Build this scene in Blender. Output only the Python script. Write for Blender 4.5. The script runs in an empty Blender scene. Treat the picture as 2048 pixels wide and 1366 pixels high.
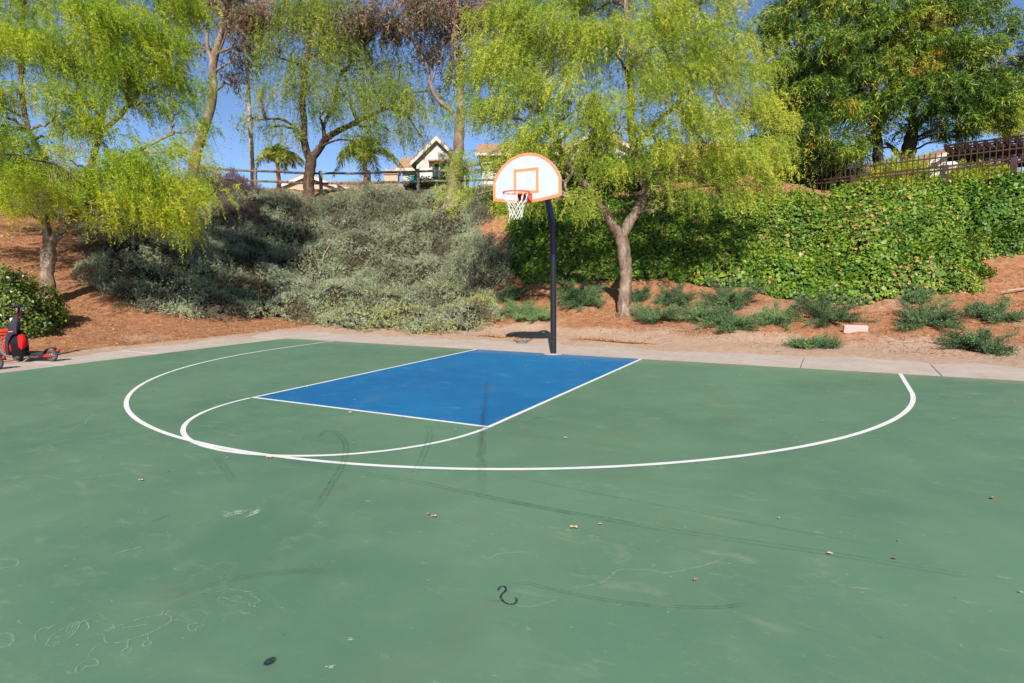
import bpy, math, random
import numpy as np
from mathutils import Vector, Matrix, noise as mnoise

scene = bpy.context.scene
R = math.radians

# ------------------------------------------------------------------ camera
cam = bpy.data.cameras.new('camera')
cam.sensor_width = 36.0
cam.lens = 36.0 * 1221.15 / 2048.0
cam.clip_start = 0.05
cam.clip_end = 1500
camo = bpy.data.objects.new('camera', cam)
scene.collection.objects.link(camo)
PITCH, ROLL, YAW = -0.1095, -0.0087, -0.4881
fw = Vector((math.sin(YAW)*math.cos(PITCH), math.cos(YAW)*math.cos(PITCH), math.sin(PITCH)))
rt = Vector((math.cos(YAW), -math.sin(YAW), 0)); up = rt.cross(fw)
r2 = rt*math.cos(ROLL)+up*math.sin(ROLL); u2 = -rt*math.sin(ROLL)+up*math.cos(ROLL)
camo.matrix_world = Matrix(((r2.x,u2.x,-fw.x,5.0469),(r2.y,u2.y,-fw.y,-11.3012),(r2.z,u2.z,-fw.z,1.6171),(0,0,0,1)))
scene.camera = camo

# ------------------------------------------------------------------ sky, sun, exposure
SUN_EL = R(37.0)
SUN_DIR = Vector((0.433*math.cos(SUN_EL), -0.901*math.cos(SUN_EL), math.sin(SUN_EL))).normalized()
world = bpy.data.worlds.new('World'); scene.world = world; world.use_nodes = True
nt = world.node_tree; nt.nodes.clear()
sky = nt.nodes.new('ShaderNodeTexSky'); sky.sky_type = 'NISHITA'; sky.sun_disc = False
sky.sun_elevation = SUN_EL; sky.sun_rotation = math.atan2(SUN_DIR.x, SUN_DIR.y)
sky.altitude = 1500; sky.air_density = 0.72; sky.dust_density = 0.0; sky.ozone_density = 3.5
bg = nt.nodes.new('ShaderNodeBackground'); bg.inputs['Strength'].default_value = 0.105
wo = nt.nodes.new('ShaderNodeOutputWorld')
nt.links.new(sky.outputs[0], bg.inputs[0]); nt.links.new(bg.outputs[0], wo.inputs[0])
sun = bpy.data.lights.new('sun', 'SUN'); sun.energy = 5.0; sun.angle = R(0.5); sun.color = (1.0, 0.94, 0.85)
suno = bpy.data.objects.new('sun', sun); scene.collection.objects.link(suno)
suno.rotation_euler = (-SUN_DIR).to_track_quat('-Z', 'Y').to_euler(); suno.location = (8, -20, 25)
scene.view_settings.view_transform = 'Standard'; scene.view_settings.look = 'None'
scene.view_settings.gamma = 1.0; scene.view_settings.exposure = 0.62
scene.view_settings.use_curve_mapping = False
scene.render.engine = 'CYCLES'
scene.cycles.max_bounces = 6; scene.cycles.transparent_max_bounces = 8
scene.cycles.diffuse_bounces = 2; scene.cycles.transmission_bounces = 4; scene.cycles.glossy_bounces = 2

# ------------------------------------------------------------------ helpers: scene objects
COL = scene.collection
def tag(o, label=None, cat=None, group=None, kind=None):
    if label: o['label'] = label
    if cat: o['category'] = cat
    if group: o['group'] = group
    if kind: o['kind'] = kind
    return o
def empty(name, loc=(0,0,0), rz=0.0):
    o = bpy.data.objects.new(name, None); COL.objects.link(o)
    o.location = loc; o.rotation_euler = (0,0,rz); o.empty_display_size = .2
    return o
def link(name, me, parent=None, mat=None):
    o = bpy.data.objects.new(name, me); COL.objects.link(o)
    if parent is not None: o.parent = parent
    if mat is not None and not me.materials: me.materials.append(mat)
    return o
def copy_tree(o, parent=None):
    c = o.copy(); COL.objects.link(c); c.parent = parent
    for ch in list(o.children): copy_tree(ch, c)
    return c
def mesh_np(name, V, F, mat=None, smooth=False, tint=None):
    """V (n,3) float, F (m,k) int with constant k."""
    V = np.ascontiguousarray(V, np.float32); F = np.ascontiguousarray(F, np.int32)
    me = bpy.data.meshes.new(name); k = F.shape[1]; m = len(F)
    me.vertices.add(len(V)); me.vertices.foreach_set('co', V.ravel())
    me.loops.add(m*k); me.loops.foreach_set('vertex_index', F.ravel())
    me.polygons.add(m); me.polygons.foreach_set('loop_start', np.arange(0, m*k, k, dtype=np.int32))
    if smooth: me.polygons.foreach_set('use_smooth', np.ones(m, bool))
    me.update(calc_edges=True)
    if tint is not None:
        at = me.attributes.new('tint', 'FLOAT', 'POINT'); at.data.foreach_set('value', np.ascontiguousarray(tint, np.float32))
    if mat is not None: me.materials.append(mat)
    return me
class MB:
    """collects polygons of any size into one mesh"""
    def __init__(self): self.v = []; self.f = []
    def add(self, vs, fs):
        b = len(self.v); self.v += [tuple(x) for x in vs]; self.f += [tuple(i+b for i in f) for f in fs]
        return self
    def box(self, x0,x1,y0,y1,z0,z1, M=None):
        vs = [Vector((x,y,z)) for z in (z0,z1) for (x,y) in ((x0,y0),(x1,y0),(x1,y1),(x0,y1))]
        if M is not None: vs = [M @ v for v in vs]
        return self.add(vs, [(3,2,1,0),(4,5,6,7),(0,1,5,4),(1,2,6,5),(2,3,7,6),(3,0,4,7)])
    def bevbox(self, x0,x1,y0,y1,z0,z1, b=.01, M=None):
        # box with chamfered edges: octagon-ish rings
        rings = []
        for z,i in ((z0,b),(z0+b,0),(z1-b,0),(z1,b)):
            X0,X1,Y0,Y1 = x0+i,x1-i,y0+i,y1-i
            rings.append([(X0+b,Y0,z),(X1-b,Y0,z),(X1,Y0+b,z),(X1,Y1-b,z),(X1-b,Y1,z),(X0+b,Y1,z),(X0,Y1-b,z),(X0,Y0+b,z)])
        vs = [Vector(p) for r in rings for p in r]
        if M is not None: vs = [M @ v for v in vs]
        fs = [tuple(range(7,-1,-1)), tuple(range(24,32))]
        for k in range(3):
            for j in range(8): fs.append((k*8+j, k*8+(j+1)%8, k*8+8+(j+1)%8, k*8+8+j))
        return self.add(vs, fs)
    def tube(self, pts, rad, n=8, cap=True):
        pts = [Vector(p) for p in pts]
        if not hasattr(rad, '__len__'): rad = [rad]*len(pts)
        vs = []; ref = None
        for i,p in enumerate(pts):
            t = (pts[min(i+1,len(pts)-1)]-pts[max(i-1,0)]).normalized()
            if ref is None: ref = t.orthogonal().normalized()
            ref = (ref - t*ref.dot(t)).normalized(); b = t.cross(ref)
            for j in range(n):
                a = 2*math.pi*j/n; vs.append(p+(ref*math.cos(a)+b*math.sin(a))*rad[i])
        fs = []
        for i in range(len(pts)-1):
            for j in range(n): fs.append((i*n+j, i*n+(j+1)%n, (i+1)*n+(j+1)%n, (i+1)*n+j))
        if cap: fs += [tuple(range(n-1,-1,-1)), tuple(range((len(pts)-1)*n, len(pts)*n))]
        return self.add(vs, fs)
    def ring(self, c, axis, Rm, r, n=20, m=8, a0=0, a1=2*math.pi):
        axis = Vector(axis).normalized(); e = axis.orthogonal().normalized(); g = axis.cross(e); c = Vector(c)
        closed = abs(a1-a0-2*math.pi) < 1e-6; k = n if closed else n+1; vs = []; fs = []
        for i in range(k):
            a = a0+(a1-a0)*i/n; d = e*math.cos(a)+g*math.sin(a)
            for j in range(m):
                b = 2*math.pi*j/m; vs.append(c+d*(Rm+r*math.cos(b))+axis*(r*math.sin(b)))
        for i in range(n):
            for j in range(m): fs.append((i*m+j, ((i+1)%k)*m+j, ((i+1)%k)*m+(j+1)%m, i*m+(j+1)%m))
        return self.add(vs, fs)
    def lathe(self, c, axis, prof, n=16):
        """prof: list of (offset along axis, radius)"""
        axis = Vector(axis).normalized(); e = axis.orthogonal().normalized(); g = axis.cross(e); c = Vector(c)
        vs = [c+axis*h+(e*math.cos(2*math.pi*j/n)+g*math.sin(2*math.pi*j/n))*r for h,r in prof for j in range(n)]
        fs = [(i*n+j, i*n+(j+1)%n, (i+1)*n+(j+1)%n, (i+1)*n+j) for i in range(len(prof)-1) for j in range(n)]
        fs += [tuple(range(n-1,-1,-1)), tuple(range((len(prof)-1)*n, len(prof)*n))]
        return self.add(vs, fs)
    def build(self, name, mat, parent=None, smooth=False):
        me = bpy.data.meshes.new(name); me.from_pydata([tuple(v) for v in self.v], [], self.f); me.update()
        if smooth:
            me.polygons.foreach_set('use_smooth', np.ones(len(me.polygons), bool))
            me.set_sharp_from_angle(angle=R(40))
        me.materials.append(mat)
        return link(name, me, parent)

# ------------------------------------------------------------------ helpers: materials
class NT:
    def __init__(self, name):
        self.m = bpy.data.materials.new(name); self.m.use_nodes = True; self.t = self.m.node_tree
        self.b = self.t.nodes['Principled BSDF']; self.out = self.t.nodes['Material Output']
    def n(self, typ, **kw):
        nd = self.t.nodes.new('ShaderNode'+typ)
        for k,v in kw.items():
            if k in nd.inputs: nd.inputs[k].default_value = v
            else: setattr(nd, k, v)
        return nd
    def l(self, a, b): self.t.links.new(a, b)
    def coord(self, kind='Object'): return self.n('TexCoord').outputs[kind]
    def noise(self, vec, scale, detail=4, rough=.55, dist=0):
        nd = self.n('TexNoise'); nd.inputs['Scale'].default_value = scale; nd.inputs['Detail'].default_value = detail
        nd.inputs['Roughness'].default_value = rough; nd.inputs['Distortion'].default_value = dist
        self.l(vec, nd.inputs['Vector']); return nd.outputs['Fac']
    def ramp(self, fac, stops, interp='LINEAR'):
        nd = self.n('ValToRGB'); cr = nd.color_ramp; cr.interpolation = interp
        while len(cr.elements) < len(stops): cr.elements.new(.5)
        for e,(p,c) in zip(cr.elements, stops): e.position = p; e.color = (*c, 1) if len(c) == 3 else c
        self.l(fac, nd.inputs['Fac']); return nd.outputs['Color']
    def mix(self, fac, a, b, mode='MIX'):
        nd = self.n('Mix', data_type='RGBA', blend_type=mode)
        for s,v in ((nd.inputs[0],fac),(nd.inputs[6],a),(nd.inputs[7],b)):
            if hasattr(v,'is_linked'): self.l(v, s)
            else: s.default_value = v if not isinstance(v,tuple) or len(v)==4 else (*v,1)
        return nd.outputs[2]
    def math(self, op, a, b=0.0):
        nd = self.n('Math', operation=op)
        for s,v in ((nd.inputs[0],a),(nd.inputs[1],b)):
            if hasattr(v,'is_linked'): self.l(v, s)
            else: s.default_value = v
        return nd.outputs[0]
    def bump(self, hgt, strength=.4, dist=.02):
        nd = self.n('Bump'); nd.inputs['Strength'].default_value = strength; nd.inputs['Distance'].default_value = dist
        self.l(hgt, nd.inputs['Height']); self.l(nd.outputs[0], self.b.inputs['Normal'])
    def base(self, c):
        s = self.b.inputs['Base Color']
        if hasattr(c,'is_linked'): self.l(c, s)
        else: s.default_value = (*c,1)
    def set(self, rough=.6, metal=0, spec=.4):
        self.b.inputs['Roughness'].default_value = rough; self.b.inputs['Metallic'].default_value = metal
        self.b.inputs['Specular IOR Level'].default_value = spec
        return self.m
def simple(name, c, rough=.6, metal=0, spec=.4, var=.12, scale=6):
    n = NT(name); v = n.noise(n.coord(), scale, 5)
    lo = tuple(x*(1-var) for x in c); hi = tuple(min(1,x*(1+var)) for x in c)
    n.base(n.ramp(v, [(.3,lo),(.7,hi)])); return n.set(rough, metal, spec)
def leafmat(name, stops, trans=.32, rough=.55, spec=.3):
    n = NT(name); a = n.n('Attribute', attribute_name='tint')
    c = n.ramp(a.outputs['Fac'], stops); n.base(c); n.set(rough, 0, spec)
    tr = n.n('BsdfTranslucent'); n.l(n.mix(.35, c, (1,1,.35,1), 'MULTIPLY'), tr.inputs['Color'])
    mx = n.n('MixShader'); mx.inputs[0].default_value = trans
    n.l(n.b.outputs[0], mx.inputs[1]); n.l(tr.outputs[0], mx.inputs[2]); n.l(mx.outputs[0], n.out.inputs['Surface'])
    return n.m
def barkmat(name, c0, c1, c2, zs=2.5, sc=7):
    n = NT(name); mp = n.n('Mapping'); mp.inputs['Scale'].default_value = (1,1,1/zs); n.l(n.coord(), mp.inputs['Vector'])
    v = n.noise(mp.outputs[0], sc, 8, .65, .6); w = n.noise(n.coord(), 1.7, 4)
    col = n.ramp(v, [(.32,c0),(.5,c1),(.72,c2)]); col = n.mix(n.ramp(w,[(.4,(0,0,0)),(.65,(1,1,1))]), col, n.mix(.55, col, (c0[0]*1.2,c0[1]*1.0,c0[2]*.9,1)))
    n.base(col); n.bump(v, .9, .05); return n.set(.9, 0, .15)

# ------------------------------------------------------------------ materials
def court_mat(name, base, dark, light, scuff, blue=False):
    n = NT(name); co = n.coord()
    big = n.noise(co, .35, 4, .6); mid = n.noise(co, 2.2, 6, .6, .3); fine = n.noise(co, 60, 3, .6); grit = n.noise(co, 260, 2, .5)
    c = n.mix(n.ramp(big, [(.38,(0,0,0)),(.62,(1,1,1))]), dark, base)
    c = n.mix(n.ramp(mid, [(.45,(0,0,0)),(.75,(.55,.55,.55))]), c, light)
    # foot-dragged dusty scuffs, stretched along one way
    mp = n.n('Mapping'); mp.inputs['Rotation'].default_value = (0,0,.5); mp.inputs['Scale'].default_value = (1,2.6,1); n.l(co, mp.inputs['Vector'])
    s1 = n.noise(mp.outputs[0], 2.6, 9, .72, .8); s2 = n.noise(co, .8, 2)
    sm = n.math('MULTIPLY', n.ramp(s1, [(.55,(0,0,0)),(.72,(1,1,1))]), n.ramp(s2, [(.38,(.25,.25,.25)),(.62,(1,1,1))]))
    c = n.mix(n.math('MULTIPLY', sm, .40 if not blue else .75), c, scuff)
    # short shoe dashes and tiny pale specks
    mp2 = n.n('Mapping'); mp2.inputs['Rotation'].default_value = (0,0,-.35); mp2.inputs['Scale'].default_value = (1,3.2,1); n.l(co, mp2.inputs['Vector'])
    s3 = n.noise(mp2.outputs[0], 7.5, 6, .62, .4); c = n.mix(n.math('MULTIPLY', n.math('MULTIPLY', n.ramp(s3,[(.64,(0,0,0)),(.70,(1,1,1))]), n.ramp(n.noise(co,40,4,.7),[(.40,(0,0,0)),(.58,(1,1,1))])), .50), c, scuff)
    v2 = n.n('TexVoronoi'); v2.inputs['Scale'].default_value = 7.0; n.l(co, v2.inputs['Vector']); c = n.mix(n.math('MULTIPLY', n.ramp(v2.outputs['Distance'],[(.030,(1,1,1)),(.055,(0,0,0))]), .45), c, (.42,.42,.30,1))
    v3 = n.n('TexVoronoi'); v3.inputs['Scale'].default_value = 4.3; n.l(co, v3.inputs['Vector']); c = n.mix(n.math('MULTIPLY', n.ramp(v3.outputs['Distance'],[(.022,(1,1,1)),(.040,(0,0,0))]), .55), c, (.05,.065,.045,1))
    # fine worn-through speckle and hairline cracks
    sp = n.noise(co, 22, 8, .8); c = n.mix(n.math('MULTIPLY', n.ramp(sp,[(.56,(0,0,0)),(.70,(1,1,1))]), n.math('MULTIPLY', n.ramp(n.noise(co,1.3,4),[(.40,(.1,.1,.1)),(.65,(1,1,1))]), .34)), c, scuff)
    wv = n.n('VectorMath', operation='ADD'); nz = n.n('TexNoise'); nz.inputs['Scale'].default_value = 1.6; nz.inputs['Detail'].default_value = 5; n.l(co, nz.inputs['Vector']); n.l(co, wv.inputs[0]); n.l(nz.outputs['Color'], wv.inputs[1])
    ck = n.n('TexVoronoi', feature='DISTANCE_TO_EDGE'); ck.inputs['Scale'].default_value = .42; n.l(wv.outputs[0], ck.inputs['Vector'])
    cm = n.math('MULTIPLY', n.ramp(ck.outputs['Distance'],[(.0,(1,1,1)),(.0035,(0,0,0))]), n.ramp(n.noise(co,.5,3),[(.50,(0,0,0)),(.58,(1,1,1))]))
    c = n.mix(n.math('MULTIPLY', cm, .14 if not blue else .0), c, scuff)
    # scattered round ball/shoe rubs
    vo = n.n('TexVoronoi'); vo.inputs['Scale'].default_value = 2.3; vo.inputs['Randomness'].default_value = 1; n.l(mp.outputs[0], vo.inputs['Vector'])
    d = n.math('ADD', vo.outputs['Distance'], n.math('MULTIPLY', n.math('SUBTRACT', n.noise(co, 9, 4), .5), .22))
    rub = n.math('MULTIPLY', n.ramp(d, [(.03,(1,1,1)),(.10,(0,0,0))]), n.ramp(n.noise(co, 30, 5, .7), [(.42,(0,0,0)),(.62,(1,1,1))]))
    c = n.mix(n.math('MULTIPLY', rub, .75), c, scuff)
    # olive-brown dirt stains
    st = n.noise(co, 1.1, 7, .65, 1.0); c = n.mix(n.math('MULTIPLY', n.ramp(st, [(.58,(0,0,0)),(.72,(1,1,1))]), .3), c, (.13,.13,.055,1))
    # dust settles along the far edge where people walk in from the dirt
    ed = n.n('SeparateXYZ'); n.l(co, ed.inputs[0])
    e = n.math('MULTIPLY', n.math('ADD', n.math('MULTIPLY', ed.outputs['Y'], .9), 1.0), n.noise(co, 3, 6, .7))
    c = n.mix(n.ramp(e, [(.2,(0,0,0)),(.75,(.45,.45,.45))]), c, (.33,.27,.17,1))
    c = n.mix(n.math('MULTIPLY', n.ramp(grit,[(.35,(1,1,1)),(.6,(0,0,0))]), .16), c, dark)
    n.base(c); n.bump(n.math('ADD', n.math('MULTIPLY', fine, .5), grit), .28, .004)
    return n.set(.62, 0, .32)
M = {}
M['green'] = court_mat('green court paint', (.104,.196,.120), (.078,.158,.100,1), (.130,.220,.134,1), (.30,.33,.20,1))
M['blue'] = court_mat('blue key paint', (.005,.132,.31), (.004,.105,.265,1), (.016,.155,.33,1), (.10,.25,.42,1), True)
def white_line():
    n = NT('white line paint'); co = n.coord(); w = n.noise(co, 26, 6, .7); g = n.noise(co, 3, 5)
    c = n.mix(n.ramp(w, [(.62,(0,0,0)),(.75,(1,1,1))]), (.66,.66,.64,1), (.34,.42,.34,1))
    c = n.mix(n.ramp(g, [(.45,(0,0,0)),(.75,(.5,.5,.5))]), c, (.50,.50,.46,1)); n.base(c); return n.set(.6)
M['line'] = white_line()
def conc():
    n = NT('concrete'); co = n.coord(); a = n.noise(co, .9, 6, .6); b = n.noise(co, 90, 4, .7); d = n.noise(co, 5, 7, .65)
    c = n.ramp(a, [(.3,(.40,.325,.275)),(.55,(.46,.39,.34)),(.75,(.51,.44,.39))])
    c = n.mix(n.math('MULTIPLY', n.ramp(d,[(.5,(0,0,0)),(.7,(1,1,1))]), .5), c, (.36,.22,.14,1))
    c = n.mix(n.math('MULTIPLY', n.ramp(b,[(.35,(1,1,1)),(.55,(0,0,0))]), .45), c, (.20,.15,.12,1))
    n.base(c); n.bump(b, .3, .004); return n.set(.85, 0, .25)
M['concrete'] = conc()
def dirt():
    n = NT('bare dirt'); co = n.coord(); p = n.n('Attribute', attribute_name='tint').outputs['Fac']
    a = n.noise(co, .55, 6, .62); b = n.noise(co, 7, 8, .7); f = n.noise(co, 45, 5, .75)
    red = n.ramp(b, [(.3,(.20,.086,.042)),(.5,(.35,.165,.082)),(.7,(.47,.255,.145))])
    pale = n.ramp(b, [(.3,(.38,.245,.165)),(.55,(.47,.325,.235)),(.75,(.52,.39,.30))])
    k = n.math('ADD', p, n.math('MULTIPLY', n.math('SUBTRACT', a, .5), 1.5))
    c = n.mix(n.ramp(k, [(.38,(0,0,0)),(.62,(1,1,1))]), red, pale)
    c = n.mix(n.math('MULTIPLY', n.ramp(f,[(.35,(1,1,1)),(.5,(0,0,0))]), .5), c, (.12,.06,.035,1))
    n.base(c); n.bump(n.math('ADD', b, n.math('MULTIPLY', f, .6)), .75, .05); return n.set(.95, 0, .1)
M['dirt'] = dirt()
M['pole'] = simple('navy pole paint', (.012,.014,.035), .32, 0, .5, .4, 3)
def pole_mat():
    n = NT('navy pole paint worn'); z = n.n('SeparateXYZ'); n.l(n.coord(), z.inputs[0])
    # factory navy top coat above a hand-painted black lower coat, chipped near the ground
    k = n.ramp(n.math('MULTIPLY', z.outputs['Z'], .25), [(.475,(.012,.012,.016)),(.485,(.006,.008,.042))])
    sp = n.noise(n.coord(), 45, 4, .7)
    low = n.ramp(n.math('MULTIPLY', z.outputs['Z'], .5), [(.1,(1,1,1)),(.62,(0,0,0))])
    k = n.mix(n.math('MULTIPLY', n.math('MULTIPLY', n.ramp(sp,[(.6,(0,0,0)),(.66,(1,1,1))]), low), .5), k, (.28,.27,.26,1))
    n.base(k); n.bump(sp, .15, .004); return n.set(.35, 0, .5)
M['pole'] = pole_mat()
M['board'] = simple('white fan backboard paint', (.45,.485,.515), .45, 0, .4, .06, 5)
M['orange'] = simple('faded orange paint', (.80,.235,.095), .5, 0, .4, .06, 5)
M['rim'] = simple('bright orange rim steel', (.80,.075,.018), .4, 0, .5, .12, 9)
M['net'] = simple('white net cord', (.66,.66,.60), .9, 0, .1, .12, 30)
M['steel'] = simple('galvanised steel', (.34,.34,.34), .45, .7, .5, .15, 12)
M['skidbase'] = None
def decal(name, col, dens, nscale=14, lo=.35, hi=.65, rough=.7):
    n = NT(name); a = n.n('Attribute', attribute_name='tint').outputs['Fac']; v = n.noise(n.coord(), nscale, 6, .7)
    f = n.math('MULTIPLY', n.math('MULTIPLY', n.ramp(v,[(lo,(.15,.15,.15)),(hi,(1,1,1))]), a), dens)
    n.base(col); n.set(rough, 0, .2); tp = n.n('BsdfTransparent'); mx = n.n('MixShader')
    n.l(f, mx.inputs[0]); n.l(tp.outputs[0], mx.inputs[1]); n.l(n.b.outputs[0], mx.inputs[2]); n.l(mx.outputs[0], n.out.inputs['Surface'])
    return n.m
M['skid'] = decal('tyre rubber streak', (.035,.042,.045), .20)
M['skid_faint'] = decal('faint tyre rubber streak', (.04,.045,.05), .17)
M['tar'] = decal('black rubber smear', (.018,.024,.035), .80, 60, .30, .55)
M['chalk'] = decal('white chalk', (.50,.58,.50), .30, 70, .46, .64)
M['chalk_heavy'] = decal('rubbed white chalk', (.62,.64,.66), .50, 90, .40, .62)
M['crack'] = decal('crack filler', (.42,.46,.33), .32, 25, .42, .62)

# ------------------------------------------------------------------ terrain
HP = np.array([(-50,-.06),(-1.0,-.055),(-.45,-.022),(0,.012),(1.2,.12),(2.7,.48),(4.5,1.0),(6,1.7),(13,5.6),(14.5,6.1),(17,6.3),(30,7.6),(60,8.5),(400,9)])
def toe(x, y):
    dx = -9.5-x; dy = y-2.0
    return np.hypot(np.maximum(dx,0),np.maximum(dy,0))+np.minimum(np.maximum(dx,dy),0)
def h(x, y):
    x = np.asarray(x,float); y = np.asarray(y,float)
    z = np.interp(toe(x,y), HP[:,0], HP[:,1])
    c = np.clip((x+3)/8.0,0,1); c = c*c*(3-2*c); cap = 9*(1-c)+4.4*c
    k = .35; d = np.clip((cap-z)/k,-1,1)
    return np.where(z<cap-k, z, np.where(z>cap+k, cap, z-(1-d)**2*k/4))
# cheap smooth value noise on arrays
_rs = np.random.RandomState(5); _G = _rs.rand(256,256)
def vn(x, y, s=1.0, o=0):
    x = np.asarray(x,float)*s+o*17.3+300; y = np.asarray(y,float)*s+o*9.1+300
    i = np.floor(x).astype(int); j = np.floor(y).astype(int); fx = x-i; fy = y-j
    fx = fx*fx*(3-2*fx); fy = fy*fy*(3-2*fy); i %= 256; j %= 256; i1 = (i+1)%256; j1 = (j+1)%256
    return (_G[i,j]*(1-fx)+_G[i1,j]*fx)*(1-fy)+(_G[i,j1]*(1-fx)+_G[i1,j1]*fx)*fy
def fbm(x, y, s=1.0, o=0, n=4):
    t = 0; a = .5
    for k in range(n): t = t+a*vn(x,y,s*2**k,o+k); a *= .5
    return t/(1-.5**n)
def ground_z(x, y):
    s = toe(x,y); w = np.clip(s/1.5,0,1)
    return h(x,y)+np.clip((s+1.1)/.5,0,1)*np.clip((1.2-s)/1.0,0,1)*(fbm(x,y,1.1,30,5)-.47)*.10+w*((fbm(x,y,.6,1)-.5)*.22+(fbm(x,y,2.6,2)-.5)*.10)
ax = np.concatenate([np.linspace(-500,-60,14), np.linspace(-55,-32,14), np.arange(-31,14.01,.22), np.linspace(16,60,14), np.linspace(70,500,12)])
ay = np.concatenate([np.linspace(-300,-40,10), np.linspace(-36,-9,10), np.arange(-8,20.01,.22), np.linspace(21,60,22), np.linspace(70,900,16)])
X, Y = np.meshgrid(ax, ay, indexing='ij'); Z = ground_z(X,Y)
nx, ny = X.shape; I = np.arange(nx*ny).reshape(nx,ny)
F = np.stack([I[:-1,:-1],I[1:,:-1],I[1:,1:],I[:-1,1:]],-1).reshape(-1,4)
S = toe(X,Y); pk = np.clip(1.15-S/2.6,0,1)
pk = np.where(X < -9.5, pk*.45, pk)
pk = np.maximum(pk, .40*np.clip((X-0)/4,0,1)*np.clip(1.6-S/5,0,1))
ground = link('ground', mesh_np('ground', np.stack([X,Y,Z],-1).reshape(-1,3), F, M['dirt'], True, pk.ravel()))
tag(ground, 'reddish brown bare dirt and slope around the court', kind='structure')

# ------------------------------------------------------------------ court and pavement
def sheet(name, poly, z0, z1, mat, parent=None):
    m = MB(); n = len(poly)
    m.add([(x,y,z0) for x,y in poly]+[(x,y,z1) for x,y in poly],
          [tuple(range(n-1,-1,-1)), tuple(range(n,2*n))]+[(i,(i+1)%n,n+(i+1)%n,n+i) for i in range(n)])
    return m.build(name, mat, parent)
XE = 7.66
court = sheet('basketball_court', [(-XE,-17),(XE,-17),(XE,0),(-XE,0)], -.12, 0.0, M['green'])
tag(court, 'green painted basketball half court with a blue key and white lines', kind='structure')
pav = empty('pavement'); tag(pav, 'pinkish grey concrete strip around the court edge', kind='structure')
rs = random.Random(3)
def slab(x0,x1,y0,y1):
    m = MB(); g = .006; t = -.006-rs.random()*.006
    m.bevbox(x0+g,x1-g,y0+g,y1-g,-.14,t,.008); m.build('concrete_slab', M['concrete'], pav)
xs = [-9.55,-7.66,-5.25,-2.6,-.15,2.2,4.55,6.55,9.4,12.3]
for a,b in zip(xs[:-1], xs[1:]): slab(a,b,.0,2.35)
ys = [-17,-14,-11,-8.6,-6.9,-5.2,-3.4,-1.7,0]
for a,b in zip(ys[:-1], ys[1:]): slab(-9.55,-XE,a,b); slab(XE,9.4,a,b)

# key, lines
FT = .3048; L = 19*FT; RA = 19.75*FT; BC = 5.25*FT; KW = 1.83; LW = .052
key = sheet('key_paint', [(-KW,-L),(KW,-L),(KW,-.004),(-KW,-.004)], .0002, .0013, M['blue'], court); key['label'] = 'blue painted key under the basket'
def arc(cx, cy, r, a0, a1, n): return [(cx+r*math.cos(a0+(a1-a0)*i/n), cy+r*math.sin(a0+(a1-a0)*i/n)) for i in range(n+1)]
def ribbon(pts, w, z, mat, name, parent, fade=0.0, jitter=0.0, attr=True, seed=0, thick=False):
    rr = random.Random(seed); P = [Vector((p[0],p[1],0)) for p in pts]; V = []; T = []; n = len(P)
    for i,p in enumerate(P):
        t = (P[min(i+1,n-1)]-P[max(i-1,0)]).normalized(); s = Vector((-t.y,t.x,0))
        ww = w*(1+rr.uniform(-jitter,jitter)); j = rr.uniform(-jitter,jitter)*w*.4
        u = i/(n-1); f = min(1, u/max(fade,1e-6), (1-u)/max(fade,1e-6)) if fade else 1
        for q in (-.5,.5): V.append((p.x+s.x*(ww*q+j), p.y+s.y*(ww*q+j), z)); T.append(f)
    F = [(2*i,2*i+2,2*i+3,2*i+1) for i in range(n-1)]
    # faces upward
    a,b,c = [Vector(V[k]) for k in F[0][:3]]
    if (b-a).cross(c-a).z < 0: F = [f[::-1] for f in F]
    me = mesh_np(name, np.array(V), np.array(F), mat, False, np.array(T))
    return link(name, me, parent)
zl = .0024
def sub_(p, n=90): return [(p[0][0]+(p[1][0]-p[0][0])*i/n, p[0][1]+(p[1][1]-p[0][1])*i/n) for i in range(n+1)]
ribbon(sub_([(-KW,-.006),(-KW,-L-LW/2)]), LW, zl, M['line'], 'key_line', court, 0, .05, seed=4)
ribbon(sub_([(KW,-.006),(KW,-L-LW/2)]), LW, zl, M['line'], 'key_line', court, 0, .05, seed=4)
ribbon(sub_([(-KW+LW/2,-L),(KW-LW/2,-L)]), LW, zl, M['line'], 'free_throw_line', court, 0, .05, seed=5)
ribbon(arc(0,-L-.03,KW,math.pi+.01,2*math.pi-.01,60), LW, zl+.001, M['line'], 'free_throw_circle', court, 0, .04, seed=6)
R3 = RA-LW/2
ribbon([(-R3,-.006),(-R3,-BC)]+arc(0,-BC,R3,math.pi,2*math.pi,140)[1:]+[(R3,-.006)], .056, zl+.002, M['line'], 'three_point_line', court, 0, .04, seed=7)

def smooth(pts, k=8):
    P = [Vector((p[0],p[1],0)) for p in pts]; out = []
    for i in range(len(P)-1):
        a,b,c,d = P[max(i-1,0)],P[i],P[i+1],P[min(i+2,len(P)-1)]
        for j in range(k):
            t = j/k; out.append(.5*((2*b)+(c-a)*t+(2*a-5*b+4*c-d)*t*t+(3*b-a-3*c+d)*t**3))
    out.append(P[-1]); return out
ZM = .0056
ZC = [ZM]
def nextz():
    ZC[0] += .00001; return ZC[0]
def skid(pts, w, mat='skid', fade=.25, zoff=0, double=0, name='skid_mark'):
    sp = smooth(pts)
    if double:
        n = len(sp); offs = []
        for sgn in (-1,1):
            q = []
            for i,p in enumerate(sp):
                t = (sp[min(i+1,n-1)]-sp[max(i-1,0)]).normalized(); q.append(p+Vector((-t.y,t.x,0))*double*sgn)
            ribbon(q, w, nextz(), M[mat], name, court, fade, .25, seed=len(q)+sgn)
    else: ribbon(sp, w, nextz(), M[mat], name, court, fade, .25, seed=len(sp))
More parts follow.
